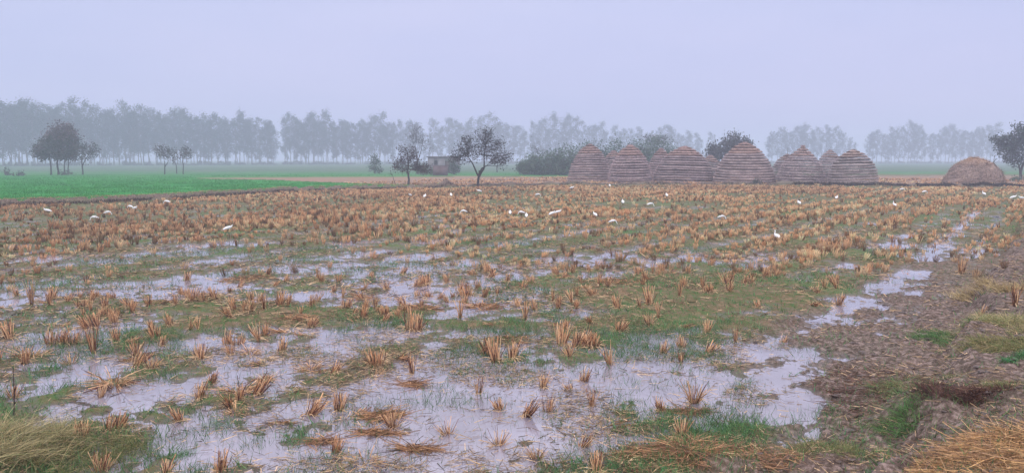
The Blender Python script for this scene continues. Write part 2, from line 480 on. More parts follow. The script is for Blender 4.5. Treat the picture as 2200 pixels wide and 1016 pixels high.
# ------------------------------------------------------------------ hut and low wall
def box(x0, x1, y0, y1, z0, z1, c, bev=0.0):
    V = np.array([(a, b_, d_) for d_ in (z0, z1) for a, b_ in ((x0, y0), (x1, y0), (x1, y1), (x0, y1))], float)
    Fc = np.array([[3, 2, 1, 0], [4, 5, 6, 7], [0, 1, 5, 4], [1, 2, 6, 5], [2, 3, 7, 6], [3, 0, 4, 7]])
    return V, Fc, np.tile(np.asarray(c, float), (8, 1))
hb_ = P(950, 374.5); g0 = Hz(hb_.x, hb_.y)
hut = empty('farm_hut', (hb_.x, hb_.y, g0 - .05), R(-6), 'small flat roofed grey hut behind the trees left of the haystacks', 'hut')
wc = (0.20, 0.19, 0.20)
# walls leave a window and a door opening
link('wall', new_mesh('wall', *merge([
    box(-2.5, -1.4, 0, .25, 0, 2.7, wc), box(-0.8, 0.5, 0, .25, 0, 2.7, wc), box(1.4, 2.5, 0, .25, 0, 2.7, wc),
    box(-1.4, -0.8, 0, .25, 0, 1.4, wc), box(-1.4, -0.8, 0, .25, 2.1, 2.7, wc), box(.5, 1.4, 0, .25, 2.05, 2.7, wc),
    box(-2.5, -2.25, .253, 3.6, 0, 2.7, wc), box(2.25, 2.5, .253, 3.6, 0, 2.7, wc), box(-2.25, 2.25, 3.35, 3.6, 0, 2.7, wc)])), M_WALL, hut)
link('roof', new_mesh('roof', *box(-2.7, 2.7, -.2, 3.8, 2.703, 2.9, (0.13, 0.12, 0.12))), M_WALL, hut)
win = link('window', new_mesh('window', *merge([box(-1.4, -1.33, .08, .14, 1.4, 2.1, (.08, .07, .06)), box(-.87, -.8, .08, .14, 1.4, 2.1, (.08, .07, .06)), box(-1.13, -1.07, .08, .14, 1.4, 2.1, (.08, .07, .06))])), M_WALL, hut)
link('door', new_mesh('door', *box(.5, 1.4, .12, .17, 0, 2.05, (.10, .08, .07))), M_WALL, hut)
wl = P(946, 379.5)
bw = empty('brick_wall', (wl.x, wl.y, Hz(wl.x, wl.y) - .05), R(-4), 'low reddish brick wall standing in front of the grey hut', 'wall')
link('masonry', new_mesh('masonry', *box(-1.1, 1.1, 0, .23, 0, 1.45, (0.13, 0.09, 0.09))), M_WALL, bw)
link('coping', new_mesh('coping', *box(-1.15, 1.15, -.04, .27, 1.453, 1.55, (0.15, 0.11, 0.11))), M_WALL, bw)

# ------------------------------------------------------------------ straw stacks
def course_mesh(r_bot, r_top, z0, z1, seed, base_c, phase, sq, closed=False):
    rg = np.random.default_rng(seed)
    n = 64
    a = np.linspace(0, 2 * np.pi, n, endpoint=False)
    def lump(k): # bundle ends
        return np.interp(np.arange(n), np.arange(0, n + 1, k), np.append(rg.uniform(-1, 1, n // k), 0))
    lr = lump(2) * 0.03 + lump(8) * 0.035
    lz = lump(16) * 0.035 + lump(8) * 0.03 + lump(4) * 0.02
    dz = z1 - z0; cl_ = min(1.0, r_bot / 1.2)
    prof = [(r_bot - 0.30, 0.02), (r_bot + 0.01, 0.0), (r_bot + 0.045 * cl_, 0.25), (r_bot * .45 + r_top * .55 + 0.045 * cl_, 0.6), (r_top + 0.02 * cl_, 0.74), (r_top - 0.15, 0.84)]
    V = []; C = []
    tone = rg.uniform(0.82, 1.15)
    bundle = np.repeat(rg.uniform(0.72, 1.22, n // 2), 2)
    for k, (r, t) in enumerate(prof):
        r = max(r, 0.02)
        rr = r + (lr if 0 < k < 5 else 0) * min(1, r)
        ex = 1 + 0.05 * np.cos(2 * (a + phase)) * sq
        V.append(np.stack([rr * ex * np.cos(a), rr / ex * np.sin(a), z0 + dz * t + (lz if k < 4 else lz * .3)], 1))
        cc = np.asarray(base_c)[None] * (np.array((.58, .61, .58)))[None] * (tone * bundle * rg.uniform(.85, 1.15, n))[:, None]
        C.append(cc)
    V = np.vstack(V); C = np.vstack(C)
    i = np.arange(n); j = (i + 1) % n
    Fc = np.vstack([np.stack([k * n + i, k * n + j, (k + 1) * n + j, (k + 1) * n + i], 1) for k in range(5)])
    # stray straws poking from the butt ends
    m_ = 170
    aa = rg.uniform(0, 2 * np.pi, m_); zz = rg.uniform(0.05, .8, m_)
    rb = r_bot + (r_top - r_bot) * zz + 0.03
    base = np.stack([rb * np.cos(aa), rb * np.sin(aa), z0 + dz * zz], 1)
    dr = np.stack([np.cos(aa), np.sin(aa), rg.uniform(-1.8, .1, m_)], 1) + rg.normal(size=(m_, 3)) * .5
    v2, f2, c2 = ribbons(base, dr, rg.uniform(.08, .22, m_) * min(1, r_bot), 0.028, np.asarray(base_c)[None] * rg.uniform(.7, 1.4, (m_, 1)))
    return merge([(V, Fc, C), (v2, f2, c2)])

DOME = [(0, 1), (.12, .98), (.33, .89), (.5, .79), (.66, .65), (.8, .47), (.9, .30), (.96, .15), (1, .0)]
CONE = [(0, 1), (.2, .97), (.42, .88), (.58, .72), (.7, .53), (.82, .32), (.93, .12), (1, .0)]
BELL = [(0, 1), (.1, 1.0), (.3, .96), (.5, .87), (.65, .74), (.78, .56), (.88, .38), (.96, .17), (1, .0)]
# px left, px right, top row, base row, profile, label, colour
STK = [
 (1222,1312,311,391,DOME,'leftmost tall rounded straw stack beside the green bushes',(0.38,0.271,0.279)),
 (1290,1350,324,387,BELL,'small straw stack half hidden between the two leftmost stacks',(0.36,0.258,0.270)),
 (1306,1402,311,393,DOME,'second front straw stack from the left with a ragged brownish peak',(0.40,0.284,0.298)),
 (1388,1448,319,389,DOME,'narrow straw stack tucked behind the left shoulder of a wide front stack',(0.37,0.258,0.270)),
 (1401,1536,314,393,DOME,'very wide round shouldered straw stack left of the tallest stack',(0.41,0.292,0.307)),
 (1494,1552,334,389,BELL,'low straw stack seen in the gap left of the biggest stack',(0.36,0.267,0.279)),
 (1534,1662,306,395,DOME,'biggest and tallest domed straw stack with the dark tree behind it',(0.42,0.301,0.307)),
 (1656,1722,332,391,BELL,'low round straw stack with a thin stake on top right of the biggest stack',(0.36,0.275,0.288)),
 (1671,1768,313,396,CONE,'sharply pointed conical straw stack',(0.41,0.310,0.326)),
 (1752,1810,323,391,BELL,'small straw stack behind and between the pointed stack and the rightmost one',(0.38,0.292,0.307)),
 (1782,1882,321,398,BELL,'rightmost of the banded straw stacks with a rounded shoulder',(0.40,0.310,0.316)),
]
for si, (xl, xr, ty, by, prof, lab, cc) in enumerate(STK):
    c0 = P((xl + xr) / 2, by + (1.5 if by > 392 else 0)); dep = c0.y
    Rr = (xr - xl) / 2 * dep / F_PX
    Ht = (by - ty) * dep / F_PX
    s = (c0.y + Rr * .9) / c0.y; cen = (c0.x * s, c0.y + Rr * 0.9, Hz(c0.x, c0.y + Rr) - 0.06); Rr *= s; Ht *= s * 1.0
    st = empty('straw_stack', cen, 0, lab, 'haystack', 'banded straw stacks along the far field edge')
    st.rotation_euler = (R(rng.uniform(-1.2, 1.2)), R(rng.uniform(-2.2, 2.2)), rng.uniform(0, 6.28))
    nc = max(9, int(round(Ht / 0.275)))
    ts = np.linspace(0, 1, nc + 1)
    px_, py_ = zip(*prof)
    for k in range(nc):
        rb = Rr * np.interp(ts[k], px_, py_); rt = Rr * np.interp(ts[k + 1], px_, py_)
        tint = np.array(cc) * (1.0 if ts[k] < .72 else np.array([1.06, .92, .8]))
        me = new_mesh('straw_course', *course_mesh(rb, rt, ts[k] * Ht, ts[k + 1] * Ht, si * 100 + k, tint, si, 1), smooth=False)
        link('straw_course', me, M_STACK, st)
    # tuft closing the crown
    n = 70
    an = rng.uniform(0, 2 * np.pi, n)
    bs = np.stack([np.cos(an) * .05, np.sin(an) * .05, np.full(n, Ht + .0)], 1)
    dr = np.stack([np.cos(an), np.sin(an), rng.uniform(-.8, .1, n)], 1)
    link('crown_tuft', new_mesh('crown_tuft', *ribbons(bs, dr, rng.uniform(.12, .32, n), .04, jitter(np.array(cc) * .9, n, .3))), M_STACK, st)
    if 'stake' in lab:
        V, Fc = tubes([(0, 0, Ht - .2)], [(.03, 0, Ht + .75)], [.03], [.015], 6)
        link('stake', new_mesh('stake', V, Fc, np.tile((.1, .08, .07), (len(V), 1))), M_BARK, st)

# loose heap on the right
c0 = P(2090, 397); dep = c0.y; Rr = 55 * dep / F_PX; Ht = 55 * dep / F_PX
n_a, n_z = 72, 26
V = []; Fh = []
for k in range(n_z):
    t = k / (n_z - 1)
    for i in range(n_a):
        a = 2 * math.pi * i / n_a
        r = Rr * 1.03 * max(0.0, 1 - t ** 2.1) ** 0.62
        V.append((r * math.cos(a), r * math.sin(a), t * Ht))
V = np.array(V)
nn = fbm(V[:, 0] * .9 + 5, V[:, 2] * 1.3 + V[:, 1] * .7, 4, 3)
rr0 = np.maximum(np.hypot(V[:, 0], V[:, 1]), .01)
V[:, :2] *= (1 + (nn * .34) / np.maximum(rr0, 1))[:, None]
V[:, 2] += nn * .12 * (V[:, 2] / Ht)
for k in range(n_z - 1):
    for i in range(n_a):
        j = (i + 1) % n_a
        Fh.append((k * n_a + i, k * n_a + j, (k + 1) * n_a + j, (k + 1) * n_a + i))
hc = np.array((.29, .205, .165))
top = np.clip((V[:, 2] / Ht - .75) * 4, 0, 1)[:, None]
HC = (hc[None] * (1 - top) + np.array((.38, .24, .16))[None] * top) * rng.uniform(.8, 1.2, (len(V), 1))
cen = (c0.x * (c0.y + Rr) / c0.y, c0.y + Rr, Hz(c0.x, c0.y + Rr) - .05)
heap = empty('straw_heap', cen, 0, 'loose rounded brown straw heap standing alone near the right edge', 'haystack')
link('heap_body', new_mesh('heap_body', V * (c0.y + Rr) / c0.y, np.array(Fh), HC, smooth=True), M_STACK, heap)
n = 5200
sel = rng.integers(0, len(V), n)
bs = V[sel] * (c0.y + Rr) / c0.y * rng.uniform(1.0, 1.015, (n, 1))
nrm = norm(bs * np.array([[1, 1, .6]])); tan = norm(np.cross(nrm, rng.normal(size=(n, 3)) + np.array([[0, 0, 1.3]])))
dr = tan + nrm * rng.uniform(-.05, .35, (n, 1)); dr[:, 2] -= .15
tp = np.clip((bs[:, 2:3] / Ht - .7) * 4, 0, 1)
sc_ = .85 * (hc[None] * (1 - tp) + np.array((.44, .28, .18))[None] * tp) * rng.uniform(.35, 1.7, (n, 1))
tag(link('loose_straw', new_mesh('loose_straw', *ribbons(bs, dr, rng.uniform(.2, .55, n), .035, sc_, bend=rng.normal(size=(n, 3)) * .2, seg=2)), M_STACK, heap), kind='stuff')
V, Fc = tubes([(2.0, 0, Ht * .82), (2.0, 0, Ht * .9), (2.02, 0, Ht * .95)], [(2.3, 0, Ht * 1.03), (2.42, 0, Ht * 1.02), (2.12, 0, Ht * 1.08)], [.035, .025, .02], [.02, .01, .01], 5)
link('twig', new_mesh('twig', V, Fc, np.tile((.05, .06, .04), (len(V), 1))), M_BARK, heap)

# ------------------------------------------------------------------ trees
def limb(p0, p1, r0, r1, k=5, sag=0.12, rg=rng):
    p0 = np.asarray(p0, float); p1 = np.asarray(p1, float)
    L_ = np.linalg.norm(p1 - p0)
    off = rg.normal(size=3) * sag * L_
    t = np.linspace(0, 1, k + 1)[:, None]
    pts = p0 * (1 - t) + p1 * t + off * (t * (1 - t)) * 2 + rg.normal(size=(k + 1, 3)) * L_ * .018 * (t * (1 - t) * 4)
    rad_ = r0 + (r1 - r0) * t[:, 0]
    return pts, rad_

def guided_tree(name, base, dep, trunk, lobes, label, cat='tree', group=None, leaf_c=(.05, .06, .04), leaf_s=.25, bark=(.05, .04, .04), tr=.14, depth=.75):
    """trunk: list of photo offsets (dx, dy up) in photo pixels from the base; lobes: (dx, dy, rx, ry, twigs, leaves per twig)"""
    s = dep / F_PX
    root = empty(name, (base.x, base.y, Hz(base.x, base.y) - .08), 0, label, cat, group)
    A = []; B = []; RA = []; RB = []
    def add(pts, rr):
        for i in range(len(pts) - 1):
            A.append(pts[i]); B.append(pts[i + 1]); RA.append(rr[i]); RB.append(rr[i + 1])
    allt = []
    for stem in trunk:
        pts = [np.array((dx * s, rng.normal() * .1 * (i > 0), dy * s)) for i, (dx, dy) in enumerate(stem)]
        pts[0][2] -= .1
        full = []; rr = []
        K = len(pts) - 1
        for i in range(K):
            tq = tr if stem[0][1] == 0 else tr * .62
            a_ = tq * (1 - .55 * i / K); b_ = tq * (1 - .55 * (i + 1) / K)
            q, r_ = limb(pts[i], pts[i + 1], a_, b_, 3, .04)
            full += list(q[:-1]); rr += list(r_[:-1])
        full.append(pts[-1]); rr.append(tq * .45)
        if stem[0][1] == 0: rr[0] *= 1.35
        add(full, rr)
        allt.append((np.array(full), np.array(rr)))
    LC = []; 
    for (dx, dy, rx, ry, nt_, nl) in lobes:
        c = np.array((dx * s, 0, dy * s)); ax = np.array((rx * s, rx * s * depth, ry * s))
        best = min(((np.linalg.norm(f[-1] - c), f, r_) for f, r_ in allt), key=lambda t_: t_[0])
        f, r_ = best[1], best[2]
        cand = [i for i in range(len(f)) if f[i][2] <= c[2] and i >= len(f) // 2] or [len(f) - 1]
        i0 = cand[-1]
        mainL = limb(f[i0], c + rng.normal(size=3) * ax * .15, r_[i0] * .6, r_[i0] * .3, 5, .1)
        add(*mainL)
        for k in range(nt_):
            d_ = norm(rng.normal(size=3)); e_ = c + d_ * ax * rng.uniform(.45, 1.12) ** .6
            st_ = mainL[0][rng.integers(1, 6)]
            tw = limb(st_, e_, r_[i0] * .22, .012, 4, .16)
            add(*tw)
            q = tw[0][rng.integers(1, 5, nl)] + rng.normal(size=(nl, 3)) * (.20 * ax[None] + .10)
            w = rng.random((nl, 1))
            kk_ = rng.random(nl) < .72; LC.append((q * w + (e_ + rng.normal(size=(nl, 3)) * (.13 * ax[None] + .14)) * (1 - w))[kk_])
    V, Fc = tubes(A, B, RA, RB, 5)
    link('trunk', new_mesh('trunk', V, Fc, np.tile(bark, (len(V), 1)) * rng.uniform(.8, 1.2, (len(V), 1)), smooth=True), M_BARK, root)
    if LC:
        LC = np.vstack(LC)
        cl = jitter(leaf_c, len(LC), .45, .15)
        link('crown', new_mesh('crown', *leaves(LC, leaf_s, cl)), M_LEAF, root)
    return root

def tree_at(name, px, py, *a, **k):
    b = P(px, py); return guided_tree(name, b, b.y, *a, **k)

DK = (.07, .062, .06); PUR = (.11, .07, .075); GR = (.07, .10, .06); GR2 = (.065, .11, .075)
G1 = 'trees of the left field copse'
# left copse, base row 379
tree_at('leafy_tree', 110, 379, [[(0,0),(-1,30),(-2,50)]], [(-8,58,24,24,34,34),(-16,42,16,14,20,30),(2,68,20,18,20,30)], 'round dark tree on the left side of the left field copse', group=G1, leaf_c=DK, leaf_s=.34, tr=.13)
tree_at('leafy_tree', 126, 378.5, [[(0,0),(-2,26),(6,60),(12,80)]], [(12,88,30,24,46,40),(30,80,22,20,26,34),(0,70,26,22,30,34),(12,52,32,18,36,34),(24,102,14,8,12,24)], 'tallest purplish broad crowned tree in the left field copse', group=G1, leaf_c=PUR, leaf_s=.34, tr=.16)
tree_at('leafy_tree', 147, 378.5, [[(0,0),(1,25),(2,45)],[(-8,0),(-8,24),(-6,40)]], [(2,48,28,18,34,32),(16,66,22,18,24,30),(-12,46,18,14,20,28)], 'twin stemmed dark tree in the middle of the left field copse', group=G1, leaf_c=DK, leaf_s=.34, tr=.10)
tree_at('sparse_tree', 177, 379, [[(0,0),(0,22),(-1,32)],[(0,20),(8,34),(18,46)]], [(20,50,17,22,26,12),(2,52,14,20,18,12),(30,58,10,12,12,12),(-4,40,10,10,8,10)], 'open branched thin tree on the right side of the left field copse', group=G1, leaf_c=DK, leaf_s=.26, tr=.13)
tree_at('undergrowth_bush', 142, 379.5, [[(0,0),(0,4)]], [(0,6,16,6,14,14),(-10,4,8,5,8,10)], 'tangled low brush under the left field copse', 'bush', leaf_c=DK, leaf_s=.2, tr=.05)
# three small trees
G2 = 'three small trees in the green field'
tree_at('sparse_tree', 354, 378, [[(0,0),(1,20),(0,30)],[(1,18),(10,32)]], [(-6,52,14,14,22,14),(8,48,14,14,20,14),(-2,62,10,6,8,10)], 'left and largest of three small trees in the green field', group=G2, leaf_c=DK, leaf_s=.24, tr=.10)
tree_at('sparse_tree', 380, 376, [[(0,0),(-2,18),(-4,28)]], [(-3,42,12,16,18,14)], 'thin middle one of three small trees in the green field', group=G2, leaf_c=DK, leaf_s=.24, tr=.09)
tree_at('sparse_tree', 394, 377, [[(0,0),(0,22),(1,30)]], [(6,44,14,14,26,18),(10,54,10,8,10,14)], 'right one of three small trees in the green field', group=G2, leaf_c=DK, leaf_s=.24, tr=.09)
# mid group
tree_at('young_tree', 806, 376, [[(0,0),(0,12)],[(8,0),(8,12)]], [(2,18,17,14,26,24),(0,34,11,10,14,18),(8,8,10,8,12,16)], 'small bushy green tree left of the dark umbrella shaped tree', leaf_c=GR2, leaf_s=.26, tr=.08)
tree_at('dark_tree', 876, 399, [[(0,0),(2,14),(0,30),(2,50)]], [(-16,52,18,14,26,15),(4,60,20,16,26,14),(24,46,14,12,20,14),(36,36,14,10,16,14),(-4,78,14,10,12,12),(-26,40,12,12,14,13),(-8,36,16,10,14,12),(14,72,14,10,12,10),(44,44,8,8,8,10)], 'dark rusty umbrella shaped tree at the tip of the green field', leaf_c=(.06,.038,.036), leaf_s=.16, tr=.13)
tree_at('bare_tree', 897, 377, [[(0,0),(0,30),(-4,60)],[(0,28),(10,60)]], [(-8,85,16,22,34,5),(12,80,18,24,34,5),(0,100,12,10,14,5),(26,60,12,18,18,4),(-14,60,10,14,12,4)], 'tall bare twiggy tree rising behind the dark umbrella shaped tree', leaf_c=(.06,.05,.05), leaf_s=.2, tr=.14)
t6 = [[(0,0),(1,14),(3,28),(4,40)],[(3,28),(-4,40),(-9,52),(-20,70)],[(3,28),(14,44),(14,62),(17,90)],[(3,28),(9,44),(20,50)]]
tree_at('forked_tree', 1026, 405.5, t6, [(-28,86,20,24,40,14),(-36,70,20,16,26,12),(-22,108,12,16,18,13),(-8,78,16,16,14,9),(16,110,28,20,40,7),(36,88,26,20,36,6),(22,74,26,16,26,5),(48,98,16,12,14,8),(8,96,18,22,26,6),(44,68,18,12,18,7),(24,126,20,9,16,9),(62,64,14,9,14,6),(-50,64,14,12,12,7),(56,52,12,9,10,6),(70,74,10,5,8,5)],
        'lone forked tree with sparse crown, leafier on its left side', leaf_c=(.05,.045,.042), leaf_s=.15, tr=.15, bark=(.035,.027,.027))
tree_at('sparse_tree', 1068, 372, [[(0,0),(0,14),(2,24)]], [(0,34,20,16,26,12),(18,36,14,14,16,10),(-8,24,12,8,10,10)], 'pale hazy tree just right of the lone forked tree', leaf_c=DK, leaf_s=.28, tr=.12)
tree_at('bare_tree', 1152, 372, [[(0,0),(0,24),(-2,40)]], [(-4,54,14,16,22,4),(6,48,14,16,18,4)], 'faint bare tree above the left end of the bushes', leaf_c=DK, leaf_s=.22, tr=.12)
tree_at('leaning_sapling', 851, 398, [[(0,0),(-3,10),(-8,22)]], [(-10,26,7,5,6,3)], 'thin leaning sapling left of the dark umbrella shaped tree', leaf_c=DK, leaf_s=.12, tr=.045)
tree_at('shrub', 915, 379, [[(0,0),(0,4)]], [(0,11,22,11,30,26),(-12,15,11,10,14,20)], 'grey green shrub in front of the hut left of the brick wall', 'shrub', leaf_c=GR, leaf_s=.26, tr=.06)
tree_at('shrub', 975, 378.5, [[(0,0),(0,8)]], [(0,14,12,13,24,26),(-4,30,7,8,10,18)], 'upright green shrub at the right corner of the hut', 'shrub', leaf_c=GR2, leaf_s=.26, tr=.06)
# bushes behind the stacks
G3 = 'green thorn bushes beside and behind the straw stacks'
BS = [(1140,378.5,30,24,'leftmost low green thorn bush of the clump beside the stacks',0),(1178,379,36,31,'second green thorn bush from the left in the clump',0),(1215,379.5,34,37,'green thorn bush touching the leftmost stack',0),
      (1262,378,38,40,'wide green thorn bush rising behind the leftmost stack',3),(1318,378,38,41,'green thorn bush behind the gap between the first two front stacks',3),(1372,378,36,42,'green thorn bush behind the second front stack',2),
      (1412,377,36,44,'tallest flat topped green thorn bush above the narrow stack',6),(1450,378,28,34,'right end green thorn bush behind the wide stack',0)]
for bx, by, rx, ry, lab, up in BS:
    tree_at('thorn_bush', bx, by, [[(0,0),(0,ry*.5)],[(2,0),(rx*.4,ry*.6)],[(-2,0),(-rx*.4,ry*.6)]],
            [(0,ry*.9+up,rx,ry*.85,70,46),(-rx*.5,ry*.6,rx*.6,ry*.6,34,40),(rx*.5,ry*.6,rx*.6,ry*.6,34,40),(0,ry*.35,rx,ry*.4,44,40)], lab, 'bush', G3, leaf_c=(.075,.125,.08), leaf_s=.28, tr=.07)
tree_at('flat_topped_tree', 1405, 374, [[(0,0),(2,40),(6,60)]], [(4,76,34,6,26,12),(20,70,24,7,16,12),(-14,68,18,5,10,10)], 'flat topped feathery tree poking above the bushes mid row', leaf_c=DK, leaf_s=.24, tr=.12)
tree_at('leafy_tree', 1568, 378, [[(0,0),(2,30),(6,56)]], [(8,72,26,22,50,34),(30,62,20,16,28,30),(-14,60,22,18,34,32),(-38,46,20,18,30,30),(-20,36,36,20,36,30),(20,40,32,24,34,30),(-46,58,10,10,10,24)], 'big dark rounded tree behind the biggest stack', leaf_c=(.05,.055,.05), leaf_s=.32, tr=.2)
tree_at('leafy_tree', 2192, 386, [[(0,0),(-1,14),(6,40),(14,70)],[(-1,14),(-8,30),(-14,46)]], [(-20,80,28,18,46,34),(-44,88,22,12,28,26),(10,90,30,24,48,34),(0,110,22,12,20,26),(-32,60,26,16,34,28),(4,56,30,22,36,30),(-18,38,22,12,24,22),(-50,74,12,8,12,18),(40,70,30,34,40,34)], 'dark green spreading tree cut by the right edge', leaf_c=(.04,.06,.05), leaf_s=.26, tr=.2)
tree_at('shrub', 2182, 390, [[(0,0),(0,4)]], [(4,6,16,6,18,18)], 'low grey green shrub under the tree at the right edge', 'shrub', leaf_c=GR, leaf_s=.22, tr=.05)
tree_at('shrub', 1627, 397, [[(0,0),(0,3)]], [(0,6,9,6,16,18)], 'small dark shrub at the foot of the biggest stack', 'shrub', leaf_c=(.03,.05,.035), leaf_s=.16, tr=.04)
tree_at('shrub', 12, 380, [[(0,0),(0,5)]], [(2,9,6,7,12,10),(8,4,10,4,10,12)], 'dark scrubby bush at the far left edge of the green field', 'shrub', leaf_c=DK, leaf_s=.22, tr=.04)
tree_at('shrub', 48, 381, [[(0,0),(0,4)]], [(0,6,9,5,14,12),(-14,3,12,3,10,10)], 'low scrub mound just left of the left field copse', 'shrub', leaf_c=DK, leaf_s=.22, tr=.04)

# ---- far eucalyptus rows
def euca_variant(seed, Ht):
    rg = np.random.default_rng(seed)
    A = []; B = []; RA = []; RB = []
    lean = rg.normal(size=2) * .5
    K = 9; t = np.linspace(0, 1, K + 1)
    sp_ = np.stack([lean[0] * t ** 2 + rg.normal(size=K + 1) * .12, lean[1] * t ** 2 + rg.normal(size=K + 1) * .12, t * Ht * .97], 1); sp_[0, :2] = 0
    rr = .19 * (1 - t * .85)
    for i in range(K): A.append(sp_[i]); B.append(sp_[i + 1]); RA.append(rr[i]); RB.append(rr[i + 1])
    LC = []
    nb = 34
    low = rg.uniform(.10, .26)
    for k in range(nb):
        tt = low + (1 - low) * (k + rg.random()) / nb
        p = np.array([np.interp(tt, t, sp_[:, i]) for i in range(3)])
        a = rg.uniform(0, 2 * np.pi)
        wid = (.9 + 1.9 * math.sin(math.pi * min(1, (tt - low) / (1 - low) * .9 + .12)) ** .7) * rg.uniform(.45, 1.2)
        if tt < low + .12: wid *= .6
        e_ = p + np.array((math.cos(a) * wid, math.sin(a) * wid, wid * rg.uniform(.4, 1.1)))
        if e_[2] > Ht * 1.02: e_[2] = Ht * 1.02
        A.append(p); B.append(e_); RA.append(.05); RB.append(.015)
        nl = int(50 * rg.uniform(.5, 1.3))
        q = e_ + rg.normal(size=(nl, 3)) * np.array((.60, .60, .78)) * rg.uniform(.6, 1.15)
        LC.append(q)
        q = (p + e_) / 2 + rg.normal(size=(12, 3)) * np.array((.45, .45, .6)); LC.append(q)
    V, Fc = tubes(A, B, RA, RB, 5)
    tm = new_mesh('euca_trunk', V, Fc, np.tile((.12, .10, .09), (len(V), 1)), smooth=True)
    LC = np.vstack(LC)
    cm = new_mesh('euca_crown', *leaves(LC, .50, jitter((.035, .055, .055), len(LC), .4, .1)))
    return tm, cm
EU = [euca_variant(500 + i, 21 + (i % 3)) for i in range(10)]
for tm, cm in EU: tm.materials.append(M_BARK); cm.materials.append(M_LEAF)
def euca(px, dist, hscale, label, group):
    p = at_dist(px, dist)
    r = empty('eucalyptus_tree', (p.x, p.y, .05), rng.uniform(0, 6.28), label, 'tree', group)
    tm, cm = EU[rng.integers(0, len(EU))]
    s = hscale
    link('trunk', tm, None, r); link('crown', cm, None, r)
    w = s * rng.uniform(.9, 1.35)
    r.scale = (w, w, s)
def top_h(dist, row):  # height reaching a given photo row
    return CAM_H + (HOR - row) / F_PX * dist
def row_of(x0, x1, n, d0, d1, tops, label, group, dj=6):
    jobs = []; marks = None
    for k in range(n):
        px = x0 + (x1 - x0) * (k + rng.uniform(-.35, .35) + .5) / n
        t = (px - x0) / (x1 - x0)
        d = d0 + (d1 - d0) * t + rng.uniform(-dj, dj)
        tx, tyy = zip(*tops)
        row = np.interp(px, tx, tyy) + rng.normal() * 6 + (rng.random() < .25) * 15 - (rng.random() < .12) * 10 - 2
        jobs.append((px, d, top_h(d, row) / 22.0, marks))
    jobs = [j for j in jobs]
    jobs.sort(key=lambda j: j[0]); cnt = {}; tot = {}
    def mk(px):
        return min(LMK, key=lambda t: abs(t[0] - px))[1]
    for j in jobs: tot[mk(j[0])] = tot.get(mk(j[0]), 0) + 1
    for j in jobs:
        k_ = mk(j[0]); cnt[k_] = cnt.get(k_, 0) + 1
        euca(j[0], j[1], j[2], '%s%s %s' % ((ORD[cnt[k_] - 1] + ' of the ') if tot[k_] > 1 else '', label, k_), group)
ORD = ['leftmost', 'second', 'third', 'fourth', 'fifth', 'sixth', 'seventh', 'eighth', 'ninth', 'tenth', 'eleventh', 'twelfth', 'thirteenth', 'fourteenth', 'fifteenth', 'sixteenth', 'seventeenth', 'eighteenth', 'nineteenth', 'twentieth', 'last']
LMK = [(-60, 'cut by the left edge'), (40, 'left of the field copse'), (140, 'above the field copse'), (240, 'right of the field copse'), (310, 'left of the three small trees'), (375, 'above the three small trees'), (440, 'right of the three small trees'),
       (520, 'well left of the gap'), (575, 'beside the gap, on its left'), (630, 'beside the gap, on its right'), (700, 'well right of the gap'), (800, 'above the bushy young tree'), (890, 'above the umbrella shaped tree'), (950, 'above the hut'), (1030, 'above the forked tree'),
       (1100, 'right of the forked tree'), (1180, 'above the green bushes'), (1267, 'above the leftmost stack'), (1355, 'above the second stack'), (1468, 'above the widest stack'), (1530, 'left of the dark rounded tree'),
       (1690, 'above the staked stack'), (1731, 'above the pointed stack'), (1800, 'above the rightmost banded stack'), (1890, 'right of the banded stacks'), (1980, 'left of the loose heap'), (2088, 'above the loose heap')]
TL = [(-80,232),(0,232),(40,226),(110,232),(150,240),(200,247),(270,238),(350,248),(500,258),(590,262)]
row_of(-90, 590, 60, 258, 345, TL, 'front rank eucalyptus trees', 'eucalyptus of the left tree line')
row_of(-90, 592, 52, 275, 365, [(a, b + 6) for a, b in TL], 'second rank eucalyptus trees', 'second rank of the left tree line')
row_of(612, 850, 24, 345, 375, [(610,262),(650,262),(700,254),(770,265),(822,255),(850,272)], 'front rank eucalyptus trees', 'eucalyptus between the gap and the hut')
row_of(606, 850, 16, 360, 390, [(610,268),(700,262),(850,278)], 'rear rank eucalyptus trees', 'rear eucalyptus between the gap and the hut')
row_of(855, 1120, 26, 385, 430, [(850,276),(905,270),(1000,276),(1060,264),(1120,272)], 'faint far eucalyptus trees', 'eucalyptus behind the hut')
row_of(1125, 1530, 40, 420, 450, [(1120,274),(1190,264),(1250,262),(1300,270),(1400,280),(1430,276),(1470,290),(1500,298),(1530,292)], 'palest far eucalyptus trees', 'eucalyptus behind the left stacks')
row_of(1645, 1842, 22, 430, 445, [(1645,290),(1680,280),(1740,282),(1800,288),(1842,305)], 'faint copse eucalyptus trees', 'eucalyptus of the copse above the pointed stack', 9)
row_of(1862, 2140, 34, 425, 440, [(1862,300),(1885,286),(1950,278),(2000,276),(2060,282),(2140,284)], 'faint far copse eucalyptus trees', 'eucalyptus of the far right copse', 12)

# scrub along the foot of the tree line
n = 26000
pxs = rng.uniform(-150, 2350, n); dd_ = np.interp(pxs, [-150, 590, 850, 1530, 2350], [250, 338, 370, 445, 450]) + rng.normal(size=n) * 3
keep_ = (np.abs(pxs - 603) > 5) & (fbm(pxs * .05, pxs * .01, 3, 5) > -.2); pxs, dd_ = pxs[keep_], dd_[keep_]; n = len(pxs)
hx = np.clip(1.1 + fbm(pxs * .12, pxs * .03, 3, 15) * 1.6, .3, 3)
lc = np.stack([(pxs - CX) / F_PX * dd_, dd_, rng.random(n) * hx + .05], 1)
tag(link('scrub', new_mesh('scrub', *leaves(lc, .55, jitter((.05, .06, .05), n, .4))), M_LEAF), 'low hazy scrub along the foot of the far tree line', 'scrub', kind='stuff')

